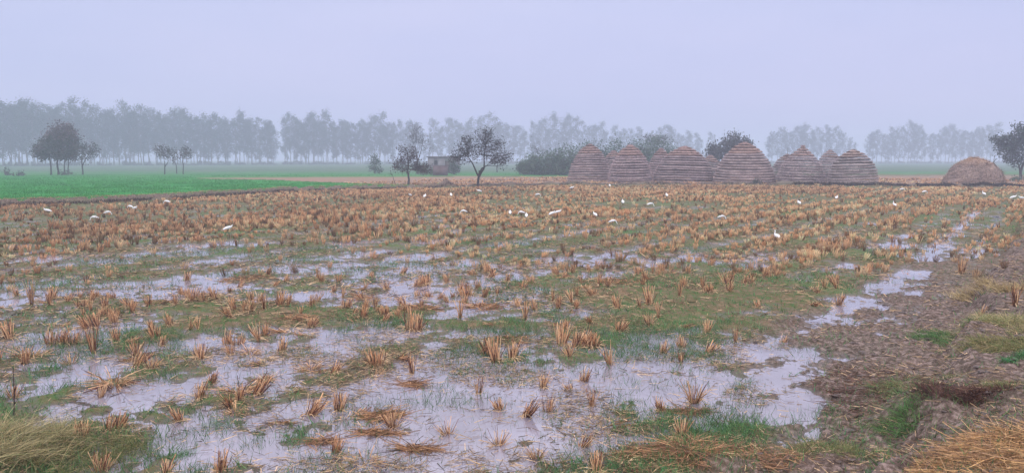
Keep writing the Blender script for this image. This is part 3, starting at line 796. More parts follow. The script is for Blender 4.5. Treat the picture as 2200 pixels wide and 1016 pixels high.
# ------------------------------------------------------------------ egrets
def sweep(pts, radx, radz, sides=10, c=(.8, .8, .8)):
    pts = np.asarray(pts, float); n = len(pts)
    tg = norm(np.gradient(pts, axis=0))
    V = []
    an = np.linspace(0, 2 * np.pi, sides, endpoint=False)
    for i in range(n):
        side = np.array((0, 1., 0)); up = norm(np.cross(tg[i], side))
        V.append(pts[i] + np.cos(an)[:, None] * side * radx[i] + np.sin(an)[:, None] * up * radz[i])
    V = np.vstack(V)
    i_ = np.arange(sides); j_ = (i_ + 1) % sides
    Fc = np.vstack([np.stack([k * sides + i_, k * sides + j_, (k + 1) * sides + j_, (k + 1) * sides + i_], 1) for k in range(n - 1)])
    caps = np.array([[a % sides, (a + 1) % sides, (sides - 1 - a - 1) % sides, (sides - 1 - a) % sides] for a in range(sides // 2 - 1)])
    Fc = np.vstack([Fc, caps, caps + (n - 1) * sides])
    return V, Fc, np.tile(np.asarray(c, float), (len(V), 1))
def egret_meshes(pose):
    # x forward; body height about 0.22 m above the feet
    if pose == 'forage':
        neck = [(.13, 0, .27), (.19, 0, .25), (.235, 0, .19), (.255, 0, .12), (.275, 0, .085), (.305, 0, .065)]; beak = ((.30, 0, .068), (.345, 0, .035))
    elif pose == 'stand':
        neck = [(.12, 0, .29), (.155, 0, .33), (.14, 0, .38), (.125, 0, .42), (.14, 0, .455), (.175, 0, .46)]; beak = ((.17, 0, .46), (.24, 0, .45))
    else:
        neck = [(.12, 0, .29), (.155, 0, .31), (.16, 0, .335), (.165, 0, .355), (.18, 0, .365), (.21, 0, .36)]; beak = ((.205, 0, .36), (.265, 0, .345))
    pts = [(-.22, 0, .17), (-.17, 0, .195), (-.10, 0, .225), (-.02, 0, .25), (.06, 0, .265)] + neck
    rx = [.012, .03, .058, .072, .066, .042, .028, .023, .020, .024, .010]
    rz = [.006, .025, .055, .072, .068, .045, .028, .023, .020, .022, .010]
    body = sweep(pts, rx, rz)
    wings = []
    for s in (-1, 1):
        wp = [(-.25, s * .02, .175), (-.18, s * .045, .205), (-.08, s * .068, .24), (.02, s * .07, .265), (.08, s * .05, .27)]
        wings.append(sweep(wp, [.006, .012, .016, .016, .006], [.012, .035, .055, .05, .015], 8, (.78, .78, .80)))
    bk = sweep([beak[0], tuple((np.array(beak[0]) + np.array(beak[1])) / 2), beak[1]], [.008, .006, .002], [.008, .006, .002], 6, (.55, .38, .08))
    A = []; B = []; ra = []; rb = []
    for s in (-1, 1):
        A += [(0, s * .03, .20), (-.015, s * .03, .10), (0, s * .03, .0)]; B += [(-.015, s * .03, .10), (0, s * .03, .0), (.05, s * .035, .0)]
        ra += [.008, .006, .005]; rb += [.006, .005, .003]
    V, Fc = tubes(A, B, ra, rb, 5)
    legs = (V, Fc, np.tile((.06, .07, .06), (len(V), 1)))
    ms = [('body', new_mesh('egret_body', *body, smooth=True), M_FEATHER), ('wing', new_mesh('egret_wing', *wings[0], smooth=True), M_FEATHER), ('wing', new_mesh('egret_wing', *wings[1], smooth=True), M_FEATHER),
          ('beak', new_mesh('egret_beak', *bk, smooth=True), M_HORN), ('legs', new_mesh('egret_legs', *legs, smooth=True), M_HORN)]
    return ms
EG = {p: egret_meshes(p) for p in ('forage', 'stand', 'hunch')}
# px, py of feet, pose, heading degrees (0 = facing right), label
EGR = [
 (102,463,'hunch',190,'lone white egret farthest left near the green field bank'),
 (204,478,'forage',200,'white egret bending to the left, in front of the left copse, nearest of its group'),
 (231,464,'forage',10,'white egret between the far left one and the close pair'),
 (280,451,'forage',170,'upper left bird of the close pair of white egrets'),
 (291,458,'hunch',330,'lower right bird of the close pair of white egrets'),
 (359,442,'forage',175,'small white egret close to the green field bank right of the close pair'),
 (491,500,'hunch',35,'large white egret alone in the left middle of the stubble'),
 (881,429,'hunch',250,'leftmost of three tiny white egrets below the dark umbrella shaped tree'),
 (913,431,'hunch',80,'middle one of three tiny white egrets below the hut'),
 (969,428,'hunch',100,'rightmost of three tiny white egrets below the hut'),
 (1029,417,'hunch',180,'tiny white egret right below the trunk of the forked tree'),
 (997,463,'forage',190,'small white egret left of the central group'),
 (1096,465,'hunch',90,'leftmost white egret of the central group'),
 (1121,464,'forage',180,'white egret arching its back in the central group'),
 (1131,472,'hunch',90,'white egret just below the arching bird in the central group'),
 (1155,425,'forage',0,'tiny white egret far behind the central group'),
 (1186,468,'hunch',40,'lower left of two white egrets on the right of the central group'),
 (1199,465,'hunch',10,'upper right of two white egrets on the right of the central group'),
 (1229,400,'hunch',0,'tiny pale egret in front of the leftmost straw stack'),
 (1310,400,'hunch',90,'tiny pale egret in front of the second front straw stack'),
 (1278,471,'hunch',110,'single small white egret midway between the central group and the stretched bird'),
 (1316,485,'forage',355,'long white egret stretched forward, below the second front stack'),
 (1338,442,'hunch',90,'tiny white egret in the stubble below the second front stack'),
 (1397,447,'forage',10,'white egret with lowered head below the narrow stack'),
 (1432,427,'hunch',90,'tiny white egret in far stubble below the wide stack'),
 (1550,477,'forage',350,'white egret stretched low in stubble left of the biggest stack base'),
 (1668,519,'stand',100,'upright white egret nearest the viewer on the right side'),
 (1716,445,'hunch',90,'small white egret in stubble below the pointed stack'),
 (1797,434,'hunch',55,'slanting white egret in stubble below the rightmost banded stack'),
 (1921,449,'stand',90,'white egret left of the flooded furrow on the right'),
 (1938,413,'forage',0,'white egret close under the dark bund right of the banded stacks'),
 (1986,419,'forage',5,'white egret on the green patch below the dark bund'),
 (2113,424,'stand',90,'slim upright white egret below the loose straw heap'),
 (2177,433,'hunch',0,'left one of two white egrets at the right edge'),
 (2194,434,'hunch',180,'right one of two white egrets at the right edge'),
]
for px, py, pose, hd, lab in EGR:
    p = P(px, py); p = P(px, py, Hz(p.x, p.y))
    s = .76 if p.y < 40 else .9
    r = empty('egret', (p.x, p.y, Hz(p.x, p.y) + (0.05 if p.y > 30 else 0)), R(hd), lab, 'bird', 'white egrets feeding in the stubble')
    s *= .85 if pose == 'forage' else 1.0
    r.scale = (s, s, s)
    for nm, me, mt in EG[pose]: link(nm, me, mt, r)

# ------------------------------------------------------------------ stubble
ST_TOP = np.array((.68, .33, .16)); ST_TOP2 = np.array((.82, .56, .33)); ST_DK = np.array((.13, .048, .032)); ST_WET_SHADE = np.array((.07, .035, .028))  # base tone is wet, dirty straw, deepened to paint shadow at the clump foot
def clump_mesh(kind, seed):
    rg = np.random.default_rng(seed)
    n = dict(upright=70, thin=34, wide=110, droopy=95, lean=60, flare=60, lying=60)[kind]
    spread = dict(upright=.05, thin=.022, wide=.11, droopy=.07, lean=.045, flare=.03, lying=.05)[kind]
    an = rg.uniform(0, 6.283, n); rr = spread * np.sqrt(rg.random(n))
    base = np.stack([np.cos(an) * rr, np.sin(an) * rr * .8, np.full(n, -.03)], 1)
    out = np.stack([np.cos(an), np.sin(an), np.zeros(n)], 1)
    k = dict(upright=.10, thin=.06, wide=.2, droopy=.5, lean=.12, flare=.42, lying=.25)[kind]
    d = out * (rg.uniform(0, 2, n) * k)[:, None] + np.array([0, 0, 1.]) + rg.normal(size=(n, 3)) * .11 + np.append(rg.normal(size=2) * .14, 0)
    ln = rg.uniform(.35, 1.0, n) ** .7 * dict(upright=.27, thin=.34, wide=.23, droopy=.28, lean=.27, flare=.31, lying=.34)[kind]
    bend = rg.normal(size=(n, 3)) * .10
    if kind == 'lean': d += np.array([.55, .1, 0])
    if kind == 'droopy': bend = out * rg.uniform(0, .9, (n, 1)) + np.array([0, 0, -.7]) * rg.uniform(.3, 1.2, (n, 1))
    if kind == 'lying': d += np.array([1.9, .3, -.55])
    w = rg.random((n, 1))
    c = (ST_TOP * (1 - w) + ST_TOP2 * w) * rg.uniform(.65, 1.3, (n, 1))
    dk = rg.random(n) < .38; c[dk] = ST_DK * rg.uniform(.8, 1.3, (dk.sum(), 1))
    p1 = ribbons(base, d, ln, rg.uniform(.006, .011, n), c, bend=bend, seg=2, basecol=np.tile(ST_WET_SHADE, (n, 1)), taper=.7)
    m_ = n // 2   # fallen leaves round the foot
    an = rg.uniform(0, 6.283, m_)
    b2 = np.stack([np.cos(an) * spread, np.sin(an) * spread, rg.uniform(.0, .05, m_)], 1)
    d2 = np.stack([np.cos(an), np.sin(an), rg.uniform(-.1, .35, m_)], 1) + rg.normal(size=(m_, 3)) * .3
    p2 = ribbons(b2, d2, rg.uniform(.06, .2, m_), .008, ST_TOP2 * rg.uniform(.4, 1.1, (m_, 1)), bend=np.tile((0, 0, -.4), (m_, 1)), seg=2)
    me = new_mesh('stubble_' + kind, *merge([p1, p2])); me.materials.append(M_STRAW)
    return me
CL = {k: [clump_mesh(k, 900 + i * 10 + j) for j in range(4)] for i, k in enumerate(('upright', 'thin', 'wide', 'droopy', 'lean', 'flare', 'lying'))}
HSIZE = dict(upright=.25, thin=.32, wide=.21, droopy=.20, lean=.23, flare=.29, lying=.14)
GS = 'cut rice stubble clumps in the flooded foreground'
def place_clump(x, y, kind, sc, label, rot=None):
    o = link('stubble_clump', CL[kind][rng.integers(0, 4)])
    z = max(Hz(x, y), -.05)
    o.location = (x, y, z); o.rotation_euler = (0, 0, rng.uniform(0, 6.28) if rot is None else rot)
    o.scale = (min(max(sc, .75), 1.2) * rng.uniform(.9, 1.1), min(max(sc, .75), 1.2) * rng.uniform(.9, 1.1), min(sc, 1.5))
    tag(o, label, 'stubble', GS)
HAND = [
 (22,728,48,'lean','leaning rust brown stubble clump at the left edge in water'),(68,655,55,'thin','tall thin stubble clump near the left edge between pools'),
 (66,768,38,'droopy','ragged low stubble clump near the left edge below the leaning one'),(200,702,36,'wide','squat stubble clump above the thin one in the left pool'),
 (203,758,72,'thin','very tall thin stubble clump mirrored in the left pool'),(118,738,40,'wide','left half of a broad double stubble clump in the left pool'),
 (150,738,34,'wide','right half of a broad double stubble clump in the left pool'),(245,825,62,'droopy','big shaggy drooping stubble clump mirrored in the open left pool'),
 (288,788,42,'lean','tilted stubble clump beside a straw mat left of centre'),(152,782,30,'flare','small spreading clump in the left pool above the shaggy one'),
 (430,772,40,'lean','leaning stubble clump left of the middle pool'),(365,698,30,'upright','left one of three stubble stubs on the green strip'),
 (408,702,32,'thin','middle one of three stubble stubs on the green strip'),(426,704,32,'thin','right one of three stubble stubs on the green strip'),
 (485,738,38,'upright','stubble clump at the shore of the middle pool'),(510,738,28,'wide','low stubble clump right of the shore clump'),
 (600,657,38,'upright','upright stubble pair, its left and thicker half'),(618,657,32,'thin','upright stubble pair, its thinner right half'),
 (556,652,26,'upright','short stubble clump left of the upright pair'),(455,822,30,'upright','small upright clump in the pool left of the broad tuft'),
 (515,845,66,'droopy','broad shaggy tuft of stubble in the pool left of centre'),(545,848,50,'lean','leaning sheaf at the right side of the broad shaggy tuft'),
 (471,1014,52,'upright','dark red upright stubble stub at the bottom edge'),(356,1018,34,'upright','short stub cut by the bottom edge left of the dark red stub'),
 (172,948,48,'upright','brown upright stub among grass in the lower left'),(215,1012,62,'flare','yellow brown spreading tuft in grass at the lower left'),
 (662,890,58,'lean','leaning pyramid shaped stubble clump lower left of centre'),(726,882,48,'upright','upright stub with a fallen sheaf at its foot'),
 (742,900,30,'lying','fallen sheaf lying at the foot of an upright stub'),(782,988,50,'droopy','curly shaggy tuft near the bottom edge left of centre'),
 (888,710,44,'wide','sturdy bright stubble clump in the middle of the picture'),(885,802,56,'thin','single thin spike of stubble on a weedy islet'),
 (808,782,38,'wide','blunt stubble clump on the weedy islet'),(810,808,22,'lying','flattened stubble below the blunt clump'),
 (1000,635,28,'wide','dark broad clump in the upper middle pool'),(988,684,52,'thin','dark thin stub mirrored in the upper middle pool'),
 (1070,955,38,'flare','bushy spreading tuft near the bottom centre'),(1066,778,62,'upright','tall clump at the right of the central pool'),
 (1099,772,42,'upright','medium clump just right of the tall central clump'),(1045,760,46,'lean','leaning clump just left of the tall central clump'),
 (1128,688,52,'thin','tall thin stub above the central pool'),(1128,892,46,'lean','slanting sheaf in the lower centre pool'),
 (1176,882,42,'flare','spiky clump right of the slanting sheaf'),(1207,740,54,'upright','stout upright clump right of centre at the pool edge'),
 (1152,982,38,'flare','fan shaped stubble tuft mirrored near the bottom centre'),(1165,832,32,'upright','dark short stub in the pool right of centre'),
 (1252,818,38,'upright','rusty stub standing alone in open water right of centre'),(1226,836,22,'upright','very short stub left of the rusty lone stub'),
 (1312,782,64,'thin','very tall thin stub mirrored in the right pool'),(1248,958,40,'lean','leaning clump with long mirror image lower right of centre'),
 (1275,905,36,'lying','fallen sheaf lying in the water above the leaning clump'),(1423,757,36,'upright','left one of three dark stubs in the right pool'),
 (1466,745,36,'upright','middle upper one of three dark stubs in the right pool'),(1463,778,34,'thin','thin dark stub below the middle one in the right pool'),
 (1515,757,36,'lean','leaning right one of three dark stubs in the right pool'),(1490,864,62,'flare','fan shaped flaring stubble clump in the right pool above the straw mat'),
 (1396,658,52,'upright','tall bright clump on the green patch right of centre'),(1244,742,42,'wide','broad clump at the shore between two tall stubs'),
 (1270,742,34,'wide','lower broad clump at the shore right of its neighbour'),(962,932,38,'flare','spread open tuft in water below centre'),
 (1375,662,30,'thin','thin short stub left of the tall bright clump'),(1328,662,30,'upright','small clump on the green patch left of the tall bright one'),
 (1580,735,36,'thin','thin dark stub at the far shore of the right pool'),(1680,735,24,'upright','lone short stub where the furrow meets the right pool'),
 (2065,590,34,'upright','bright stub beside the flooded furrow on the right'),(2108,665,28,'upright','single brown stub on the right mud strip'),
 (2180,665,54,'thin','yellow upright straw tuft at the right edge'),(570,775,24,'lying','flattened straw tuft in the middle left pool'),
 (628,712,26,'lying','flattened brown straw on the shore left of centre'),(1800,655,30,'upright','rust stub on the left shore of the flooded furrow'),
]
taken = []
for px, py, hp, kind, lab in HAND:
    g = P(px, py); g = P(px, py, max(0, Hz(g.x, g.y)))
    hgt = hp * g.y / F_PX * 1.02
    place_clump(g.x, g.y, kind, hgt / HSIZE[kind], lab, rot=(0 if 'lean' in kind and 'right' in lab else None))
    taken.append((g.x, g.y))
taken = np.array(taken)

# random clumps laid on the drill rows
us = np.arange(-20, 118, 0.21); vs_ = np.arange(-62, 0.2, 0.24)
U, Vv = np.meshgrid(us, vs_)
U = (U + rng.normal(size=U.shape) * .06).ravel(); Vv = (Vv + rng.normal(size=Vv.shape) * .03).ravel()
sx, sy = xy(U, Vv)
keep = (np.abs(np.arctan2(sx, sy)) < R(38)) & (sy > 4.8) & (np.hypot(sx, sy) < 112)
sx, sy = sx[keep], sy[keep]
hz_, mk_, inf = terrain(sx, sy)
d_ = inf['d']
dens = np.interp(d_, [5, 10, 16, 22, 30, 60, 112], [.055, .085, .13, .22, .28, .32, .32])
patchy = fbm(sx * .22, sy * .22, 3, 88)
dens = dens * np.clip(1 + patchy * 2.0, .15, 2.2) * (1 + .92 * np.sin(inf['v'] * 2 * np.pi / 1.9 + fbm(sx * .2, sy * .2, 2, 41) * .8))
dens = dens * np.where(inf['W'] > .3, .55, 1)
mudk = np.clip(inf['mud'] * 1.0, 0, 1)
dens = dens * (1 - mudk * .93)
dens = np.where((inf['v'] > -2.9) & (inf['v'] < -1.3) & (d_ > 17) , np.maximum(dens, .12 * (patchy > -.1)), dens)
dens = dens * (1 - inf['bank']) * (1 - inf['berm'])
ok = ~((inf['mud'] > .4) & (d_ < 13)) & (rng.random(len(sx)) < dens) & (~inf['wheat']) & (inf['b2'] > .8) & (inf['b1'] > .7)
ok &= (~inf['strip']) | (rng.random(len(sx)) < .45)
sx, sy, hz_, d_ = sx[ok], sy[ok], hz_[ok], d_[ok]
far_from = np.min(np.hypot(sx[:, None] - taken[None, :, 0], sy[:, None] - taken[None, :, 1]), axis=1) > .28
sx, sy, hz_, d_ = sx[far_from], sy[far_from], hz_[far_from], d_[far_from]
order = np.argsort(d_)
sx, sy, hz_, d_ = sx[order], sy[order], hz_[order], d_[order]
NI = 300 - len(HAND)
kinds = ['upright', 'thin', 'wide', 'lean', 'flare', 'lying', 'droopy']
KT = dict(upright='short upright rice stubble clump among wet weeds', thin='thin upright rice stub standing in the wet field', wide='squat broad rice stubble clump in the wet field',
          lean='leaning rice stubble clump in the wet field', flare='small spreading rice stubble tuft in the wet field', lying='flattened rice straw tuft lying on wet ground', droopy='low shaggy rice stubble tuft in the wet field')
HPX = np.array([(h_[0], h_[1]) for h_ in HAND], float)
ADJ = dict(upright='short upright clump', thin='thin stub', wide='squat broad clump', lean='leaning clump', flare='small spreading tuft', lying='flattened straw tuft', droopy='shaggy tuft')
used = set()
def near_label(x, y, k):
    c_, s_ = math.cos(PITCH), math.sin(PITCH)
    fw = y * c_ + CAM_H * s_; up = y * s_ - CAM_H * c_
    px = CX + F_PX * x / fw; py = CY - F_PX * up / fw
    dd = np.hypot(HPX[:, 0] - px, (HPX[:, 1] - py) * 1.8)
    for j in np.argsort(dd)[:45]:
        dx, dy = px - HPX[j, 0], (py - HPX[j, 1]) * 1.8
        w = ('right of' if dx > 0 else 'left of') if abs(dx) > abs(dy) else ('below' if dy > 0 else 'above')
        q = 'just ' if dd[j] < 50 else ('' if dd[j] < 130 else 'well ')
        t = '%s %s%s the %s' % (ADJ[k], q, w, HAND[j][4])
        if len(t.split()) <= 16 and t not in used:
            used.add(t); return t
    return KT[k] + ' at the far side'
for i in range(NI):
    wet_ = hz_[i] < 0
    k = rng.choice(kinds, p=[.27, .14, .17, .14, .10, .12, .06])
    place_clump(sx[i], sy[i], k, rng.uniform(.6, 1.0), near_label(sx[i], sy[i], k))
sx, sy, hz_, d_ = sx[NI:], sy[NI:], hz_[NI:], d_[NI:]
def mass_stubble(sel, nst, wid, name, label, taper=.7):
    x, y, z, d = sx[sel], sy[sel], hz_[sel], d_[sel]
    n = len(x)
    hh = rng.uniform(.13, .27, n) * np.clip(1 + fbm(x * .4, y * .4, 2, 4) * .6, .6, 1.3)
    tone = rng.uniform(.7, 1.25, n) * np.clip(1 + fbm(x * .12, y * .12, 3, 14) * .5, .6, 1.4); mixw = rng.random(n)
    dark = rng.random(n) < .26
    tone = np.where(dark, tone * .30, tone)
    leanv = rng.normal(size=(n, 2)) * .16
    I = np.repeat(np.arange(n), nst); m_ = len(I)
    an = rng.uniform(0, 6.283, m_); rr = np.sqrt(rng.random(m_)) * rng.uniform(.02, .062, n)[I]
    base = np.stack([x[I] + np.cos(an) * rr, y[I] + np.sin(an) * rr, z[I] - .02], 1)
    d3 = np.stack([np.cos(an) * .22 + leanv[I, 0], np.sin(an) * .22 + leanv[I, 1], np.ones(m_)], 1) + rng.normal(size=(m_, 3)) * .1
    c = (ST_TOP[None] * (1 - mixw[I][:, None]) + ST_TOP2[None] * mixw[I][:, None]) * (tone[I] * rng.uniform(.75, 1.25, m_))[:, None]
    o = link(name, new_mesh(name, *ribbons(base, d3, hh[I] * rng.uniform(.6, 1, m_), wid * rng.uniform(.6, 1.15, m_), np.clip(c, 0, .85), basecol=np.tile(ST_WET_SHADE, (m_, 1)), taper=taper, seg=1)), M_STRAW)
    tag(o, label, 'stubble', kind='stuff')
mass_stubble(d_ < 24, 30, .011, 'middle_stubble', 'rows of rice stubble across the middle of the field')
mass_stubble((d_ >= 24) & (d_ < 45), 16, .020, 'distant_stubble', 'dense rice stubble in the farther half of the field')
mass_stubble(d_ >= 45, 8, .040, 'far_stubble', 'far stubble fading toward the stacks')

# ------------------------------------------------------------------ grass, seedlings, litter
def scatter(n, dmin, dmax, power=1.0, half=37.5):
    a = rng.uniform(-R(half), R(half), n)
    d = (dmin ** power + rng.random(n) * (dmax ** power - dmin ** power)) ** (1 / power)
    return d * np.sin(a), d * np.cos(a)
GC1 = np.array((.06, .27, .09)); GC2 = np.array((.30, .36, .12)); GC3 = np.array((.04, .15, .07))
def grass(n, dmin, dmax, wid, hlo, hhi, name, label, thr=0.0, power=1.0):
    x, y = scatter(n, dmin, dmax, power)
    h, mk, inf = terrain(x, y)
    pn = fbm(x * .55, y * .55, 4, 66) + .45 * fbm(x * 2.6, y * 2.6, 2, 6)
    inwater = h < 0
    p = np.clip((pn + .02) * 1.5, .09, .55)
    p = np.where(inwater, np.clip((pn + .06) * 1.5, .03, .6), p)
    p = np.where(inwater & (inf['W'] > .6) & (inf['d'] < 10), p * .4, p)
    p = p * np.where(inf['mud'] > .5, .22, 1) * (1 - inf['bank'] * .5)
    ok = (rng.random(n) < p) & (~inf['wheat']) & (~inf['strip'])
    x, y, h, inwater = x[ok], y[ok], h[ok], inwater[ok]; n = len(x)
    # tufts: pull neighbours together
    gx = np.round(x / .09) * .09 + rng.normal(size=n) * .02; gy = np.round(y / .09) * .09 + rng.normal(size=n) * .02
    tuft = rng.random(n) < .6
    x = np.where(tuft, gx, x); y = np.where(tuft, gy, y)
    base = np.stack([x, y, h - .01], 1)
    d3 = np.stack([rng.normal(size=n) * .38, rng.normal(size=n) * .38, np.ones(n)], 1)
    w = rng.random((n, 1)); c = (GC1 * (1 - w) + GC2 * w * .6 + GC3 * w * .4) * rng.uniform(.3, 1.25, (n, 1)) * np.where(inwater, .7, 1.0)[:, None]
    hh = rng.uniform(hlo, hhi, n) + np.where(inwater, -np.minimum(h, 0), 0)
    o = link(name, new_mesh(name, *ribbons(base, d3, hh, wid * rng.uniform(.7, 1.4, n), c, bend=rng.normal(size=(n, 3)) * np.array((.35, .35, .08)), taper=.15, seg=1)), M_BLADE)
    tag(o, label, 'grass', kind='stuff')
    return n
grass(420000, 4.6, 13, .0065, .03, .12, 'seedling_grass', 'green grass seedlings sprouting through the shallow water')
grass(230000, 13, 28, .012, .03, .11, 'weed_grass', 'patchy green weeds between stubble in the middle of the field')
grass(150000, 28, 66, .026, .03, .09, 'distant_weeds', 'green tinge of weeds in the far stubble')

def litter(n, dmin, dmax, wid, ln, name, label, power=1.0, dens=1.0):
    x, y = scatter(n, dmin, dmax, power)
    h, mk, inf = terrain(x, y)
    pn = fbm(x * 1.1, y * 1.1, 4, 106)
    p = np.where(h < -.004, np.clip(pn * 1.5 - .02, .06, .6), np.clip(pn * 1.8 + .35, .05, 1)) * np.where(inf['mud'] > .5, .3, 1)
    ok = (rng.random(n) < p * dens) & (~inf['wheat'])
    x, y, h = x[ok], y[ok], np.maximum(h[ok], 0); n = len(x)
    base = np.stack([x, y, h + rng.uniform(.002, .03, n)], 1)
    a = rng.uniform(0, 6.283, n) ; d3 = np.stack([np.cos(a), np.sin(a), rng.normal(size=n) * .10], 1)
    w = rng.random((n, 1)); c = (ST_TOP2 * (1 - w) + np.array((.07, .045, .035)) * w) * rng.uniform(.3, 1.15, (n, 1))
    o = link(name, new_mesh(name, *ribbons(base, d3, rng.uniform(.4, 1, n) * ln, wid * rng.uniform(.6, 1.3, n), c, bend=rng.normal(size=(n, 3)) * .15, taper=.6)), M_STRAW)
    tag(o, label, 'straw litter', kind='stuff')
litter(150000, 4.6, 13, .0065, .13, 'straw_litter', 'fallen straw scattered on the near mud and water')
litter(110000, 13, 34, .013, .18, 'scattered_straw', 'fallen straw scattered between the stubble rows')

# straw mats
def mat(cx, cy, rx, ry, n, name, label, c1, c2, ln=.35, wid=.007, lift=.05, ang=None, cat='straw', spread=.6, z=0.0):
    c = P(cx, cy, z); r_x = rx * c.y / F_PX; r_y = ry * c.y ** 2 / (F_PX * CAM_H)
    a = rng.uniform(0, 6.283, n); q = np.sqrt(rng.random(n)) * (1 + .3 * fbm(np.cos(a) * 2 + cx, np.sin(a) * 2 + cy, 3, 4))
    x = c.x + np.cos(a) * q * r_x; y = c.y + np.sin(a) * q * r_y
    dens = fbm(x * 2.2, y * 2.2, 3, cx) > -.12
    x, y, q = x[dens], y[dens], q[dens]; n = len(x)
    h = np.maximum(terrain(x, y)[0], 0)
    base = np.stack([x, y, h + rng.random(n) * lift * np.clip(1.15 - q, .1, 1)], 1)
    if ang is None: aa = rng.uniform(0, 6.283, n)
    else: aa = ang + rng.normal(size=n) * spread + (rng.random(n) < .5) * math.pi + fbm(x * 1.5, y * 1.5, 2, 7) * 1.2
    d3 = np.stack([np.cos(aa), np.sin(aa), rng.normal(size=n) * .14], 1)
    w = rng.random((n, 1)); cc = (np.array(c1) * (1 - w) + np.array(c2) * w) * rng.uniform(.25, 1.3, (n, 1))
    o = link(name, new_mesh(name, *ribbons(base, d3, rng.uniform(.25, 1, n) * ln, wid * rng.uniform(.7, 1.4, n), np.clip(cc, 0, .85), bend=rng.normal(size=(n, 3)) * np.array((.45, .45, .10)), taper=.7, seg=3)), M_STRAW)
    return tag(o, label, cat, kind='stuff')
OC1, OC2 = (.62, .34, .17), (.24, .13, .085)
mat(1460, 972, 130, 26, 4200, 'straw_mat', 'matted orange straw lying on mud at the bottom right of the pool', OC1, OC2, .21, wid=.0055, lift=.045, ang=.2, spread=1.0)
mat(1580, 1000, 150, 20, 1500, 'straw_mat', 'straw strewn along the bottom edge right of centre', OC1, OC2, .19, wid=.005, lift=.03, ang=.4, spread=1.0)
mat(2190, 985, 200, 105, 9000, 'straw_spread', 'yellow straw spread over the bank in the lower right corner', (.74, .44, .19), (.40, .24, .15), .26, wid=.0048, lift=.015, ang=.15, spread=.6, z=.55)
mat(330, 770, 55, 9, 900, 'straw_mat', 'flat brown straw mat left of the middle pool', OC1, OC2, .25, lift=.04, ang=0)
mat(665, 805, 55, 9, 700, 'straw_mat', 'flat straw mat on the weedy islet', OC1, OC2, .22, lift=.04)
mat(1475, 882, 45, 9, 600, 'straw_mat', 'small straw mat under the flaring clump in the right pool', OC1, OC2, .22, lift=.04)
mat(915, 825, 50, 10, 600, 'straw_mat', 'loose straw right of the thin spike', OC1, OC2, .22, lift=.04, ang=-.5)
mat(820, 895, 45, 10, 500, 'straw_mat', 'loose straw strands in the lower middle pool', OC1, OC2, .22, lift=.04, ang=.6)
mat(820, 928, 50, 8, 450, 'straw_mat', 'thin straw line above the curly tuft', OC1, OC2, .2, lift=.03, ang=0)
mat(900, 965, 45, 6, 350, 'straw_mat', 'short straw line near the bottom right of the curly tuft', OC1, OC2, .2, lift=.03, ang=0)
mat(690, 948, 35, 9, 260, 'straw_mat', 'wispy straw near the bottom left of the curly tuft', OC1, OC2, .2, lift=.05)
mat(600, 912, 30, 6, 260, 'straw_mat', 'little straw patch in the lower left pool', OC1, OC2, .18, lift=.03)
mat(1900, 860, 160, 60, 1500, 'straw_litter_on_mud', 'brown stalk litter on the right mud', (.24, .12, .08), (.10, .06, .05), .2, lift=.03, cat='straw litter')
for k, (a_, b_, c_) in enumerate([(760, 640, 50), (1040, 660, 40), (520, 600, 50), (1230, 700, 40), (900, 665, 50), (1100, 730, 40), (640, 690, 40), (1330, 610, 60)]):
    mat(a_, b_, c_, 7, 350, 'straw_mat', 'patch of flattened straw between the middle stubble rows', OC1, OC2, .25, wid=.010, lift=.04)

# tall bank grass
def bankgrass(cx, cy, rx, ry, n, hlo, hhi, name, label, c1, c2, tilt=(.5, 0), wid=.006, z=0.0):
    c = P(cx, cy, z); r_x = rx * c.y / F_PX; r_y = ry * c.y ** 2 / (F_PX * CAM_H)
    m_ = max(8, n // 45)
    a = rng.uniform(0, 6.283, m_); q = np.sqrt(rng.random(m_))
    tx = c.x + np.cos(a) * q * r_x; ty = c.y + np.sin(a) * q * r_y
    I = rng.integers(0, m_, n)
    x = tx[I] + rng.normal(size=n) * .05; y = ty[I] + rng.normal(size=n) * .05
    h = terrain(x, y)[0]
    base = np.stack([x, y, h - .01], 1)
    tl = rng.normal(size=(m_, 2)) * .5
    d3 = np.stack([tilt[0] * rng.uniform(-.3, 1, n) + tl[I, 0] + rng.normal(size=n) * .3, tilt[1] + tl[I, 1] + rng.normal(size=n) * .45, np.ones(n)], 1)
    w = rng.random((n, 1)) ** 1.3; cc = (np.array(c1) * (1 - w) + np.array(c2) * w) * rng.uniform(.3, 1.25, (n, 1))
    bend = np.stack([d3[:, 0] * .6, d3[:, 1] * .6, -rng.uniform(.1, .6, n)], 1)
    o = link(name, new_mesh(name, *ribbons(base, d3, rng.uniform(hlo, hhi, n), wid * rng.uniform(.6, 1.3, n), cc, bend=bend, taper=.2, seg=3)), M_BLADE)
    return tag(o, label, 'grass', kind='stuff')
DRY1, DRY2, GRN = (.66, .50, .27), (.40, .30, .14), (.16, .25, .07)
bankgrass(15, 975, 110, 85, 4200, .08, .36, 'dry_grass', 'pale dry grass clump on the bank in the lower left corner', DRY1, (.22, .26, .10), (.4, -.1), .0060, .1)
bankgrass(190, 985, 110, 55, 2600, .08, .22, 'bank_grass', 'short mixed grass right of the dry clump in the lower left', DRY2, GRN, (.3, 0), .005)
bankgrass(2180, 680, 30, 60, 2200, .10, .34, 'dry_grass', 'tawny grass along the bank at the right edge', DRY1, DRY2, (-.3, 0), .008)
bankgrass(2165, 750, 60, 40, 3600, .07, .24, 'dry_grass', 'tawny grass tufts on the bank shoulder at the right edge', DRY1, GRN, (-.3, 0), .007, .1)
bankgrass(2150, 795, 70, 18, 2600, .05, .18, 'dry_grass', 'olive grass on the ledge above the dark ditch at the right', DRY2, GRN, (-.4, 0), .006, .15)
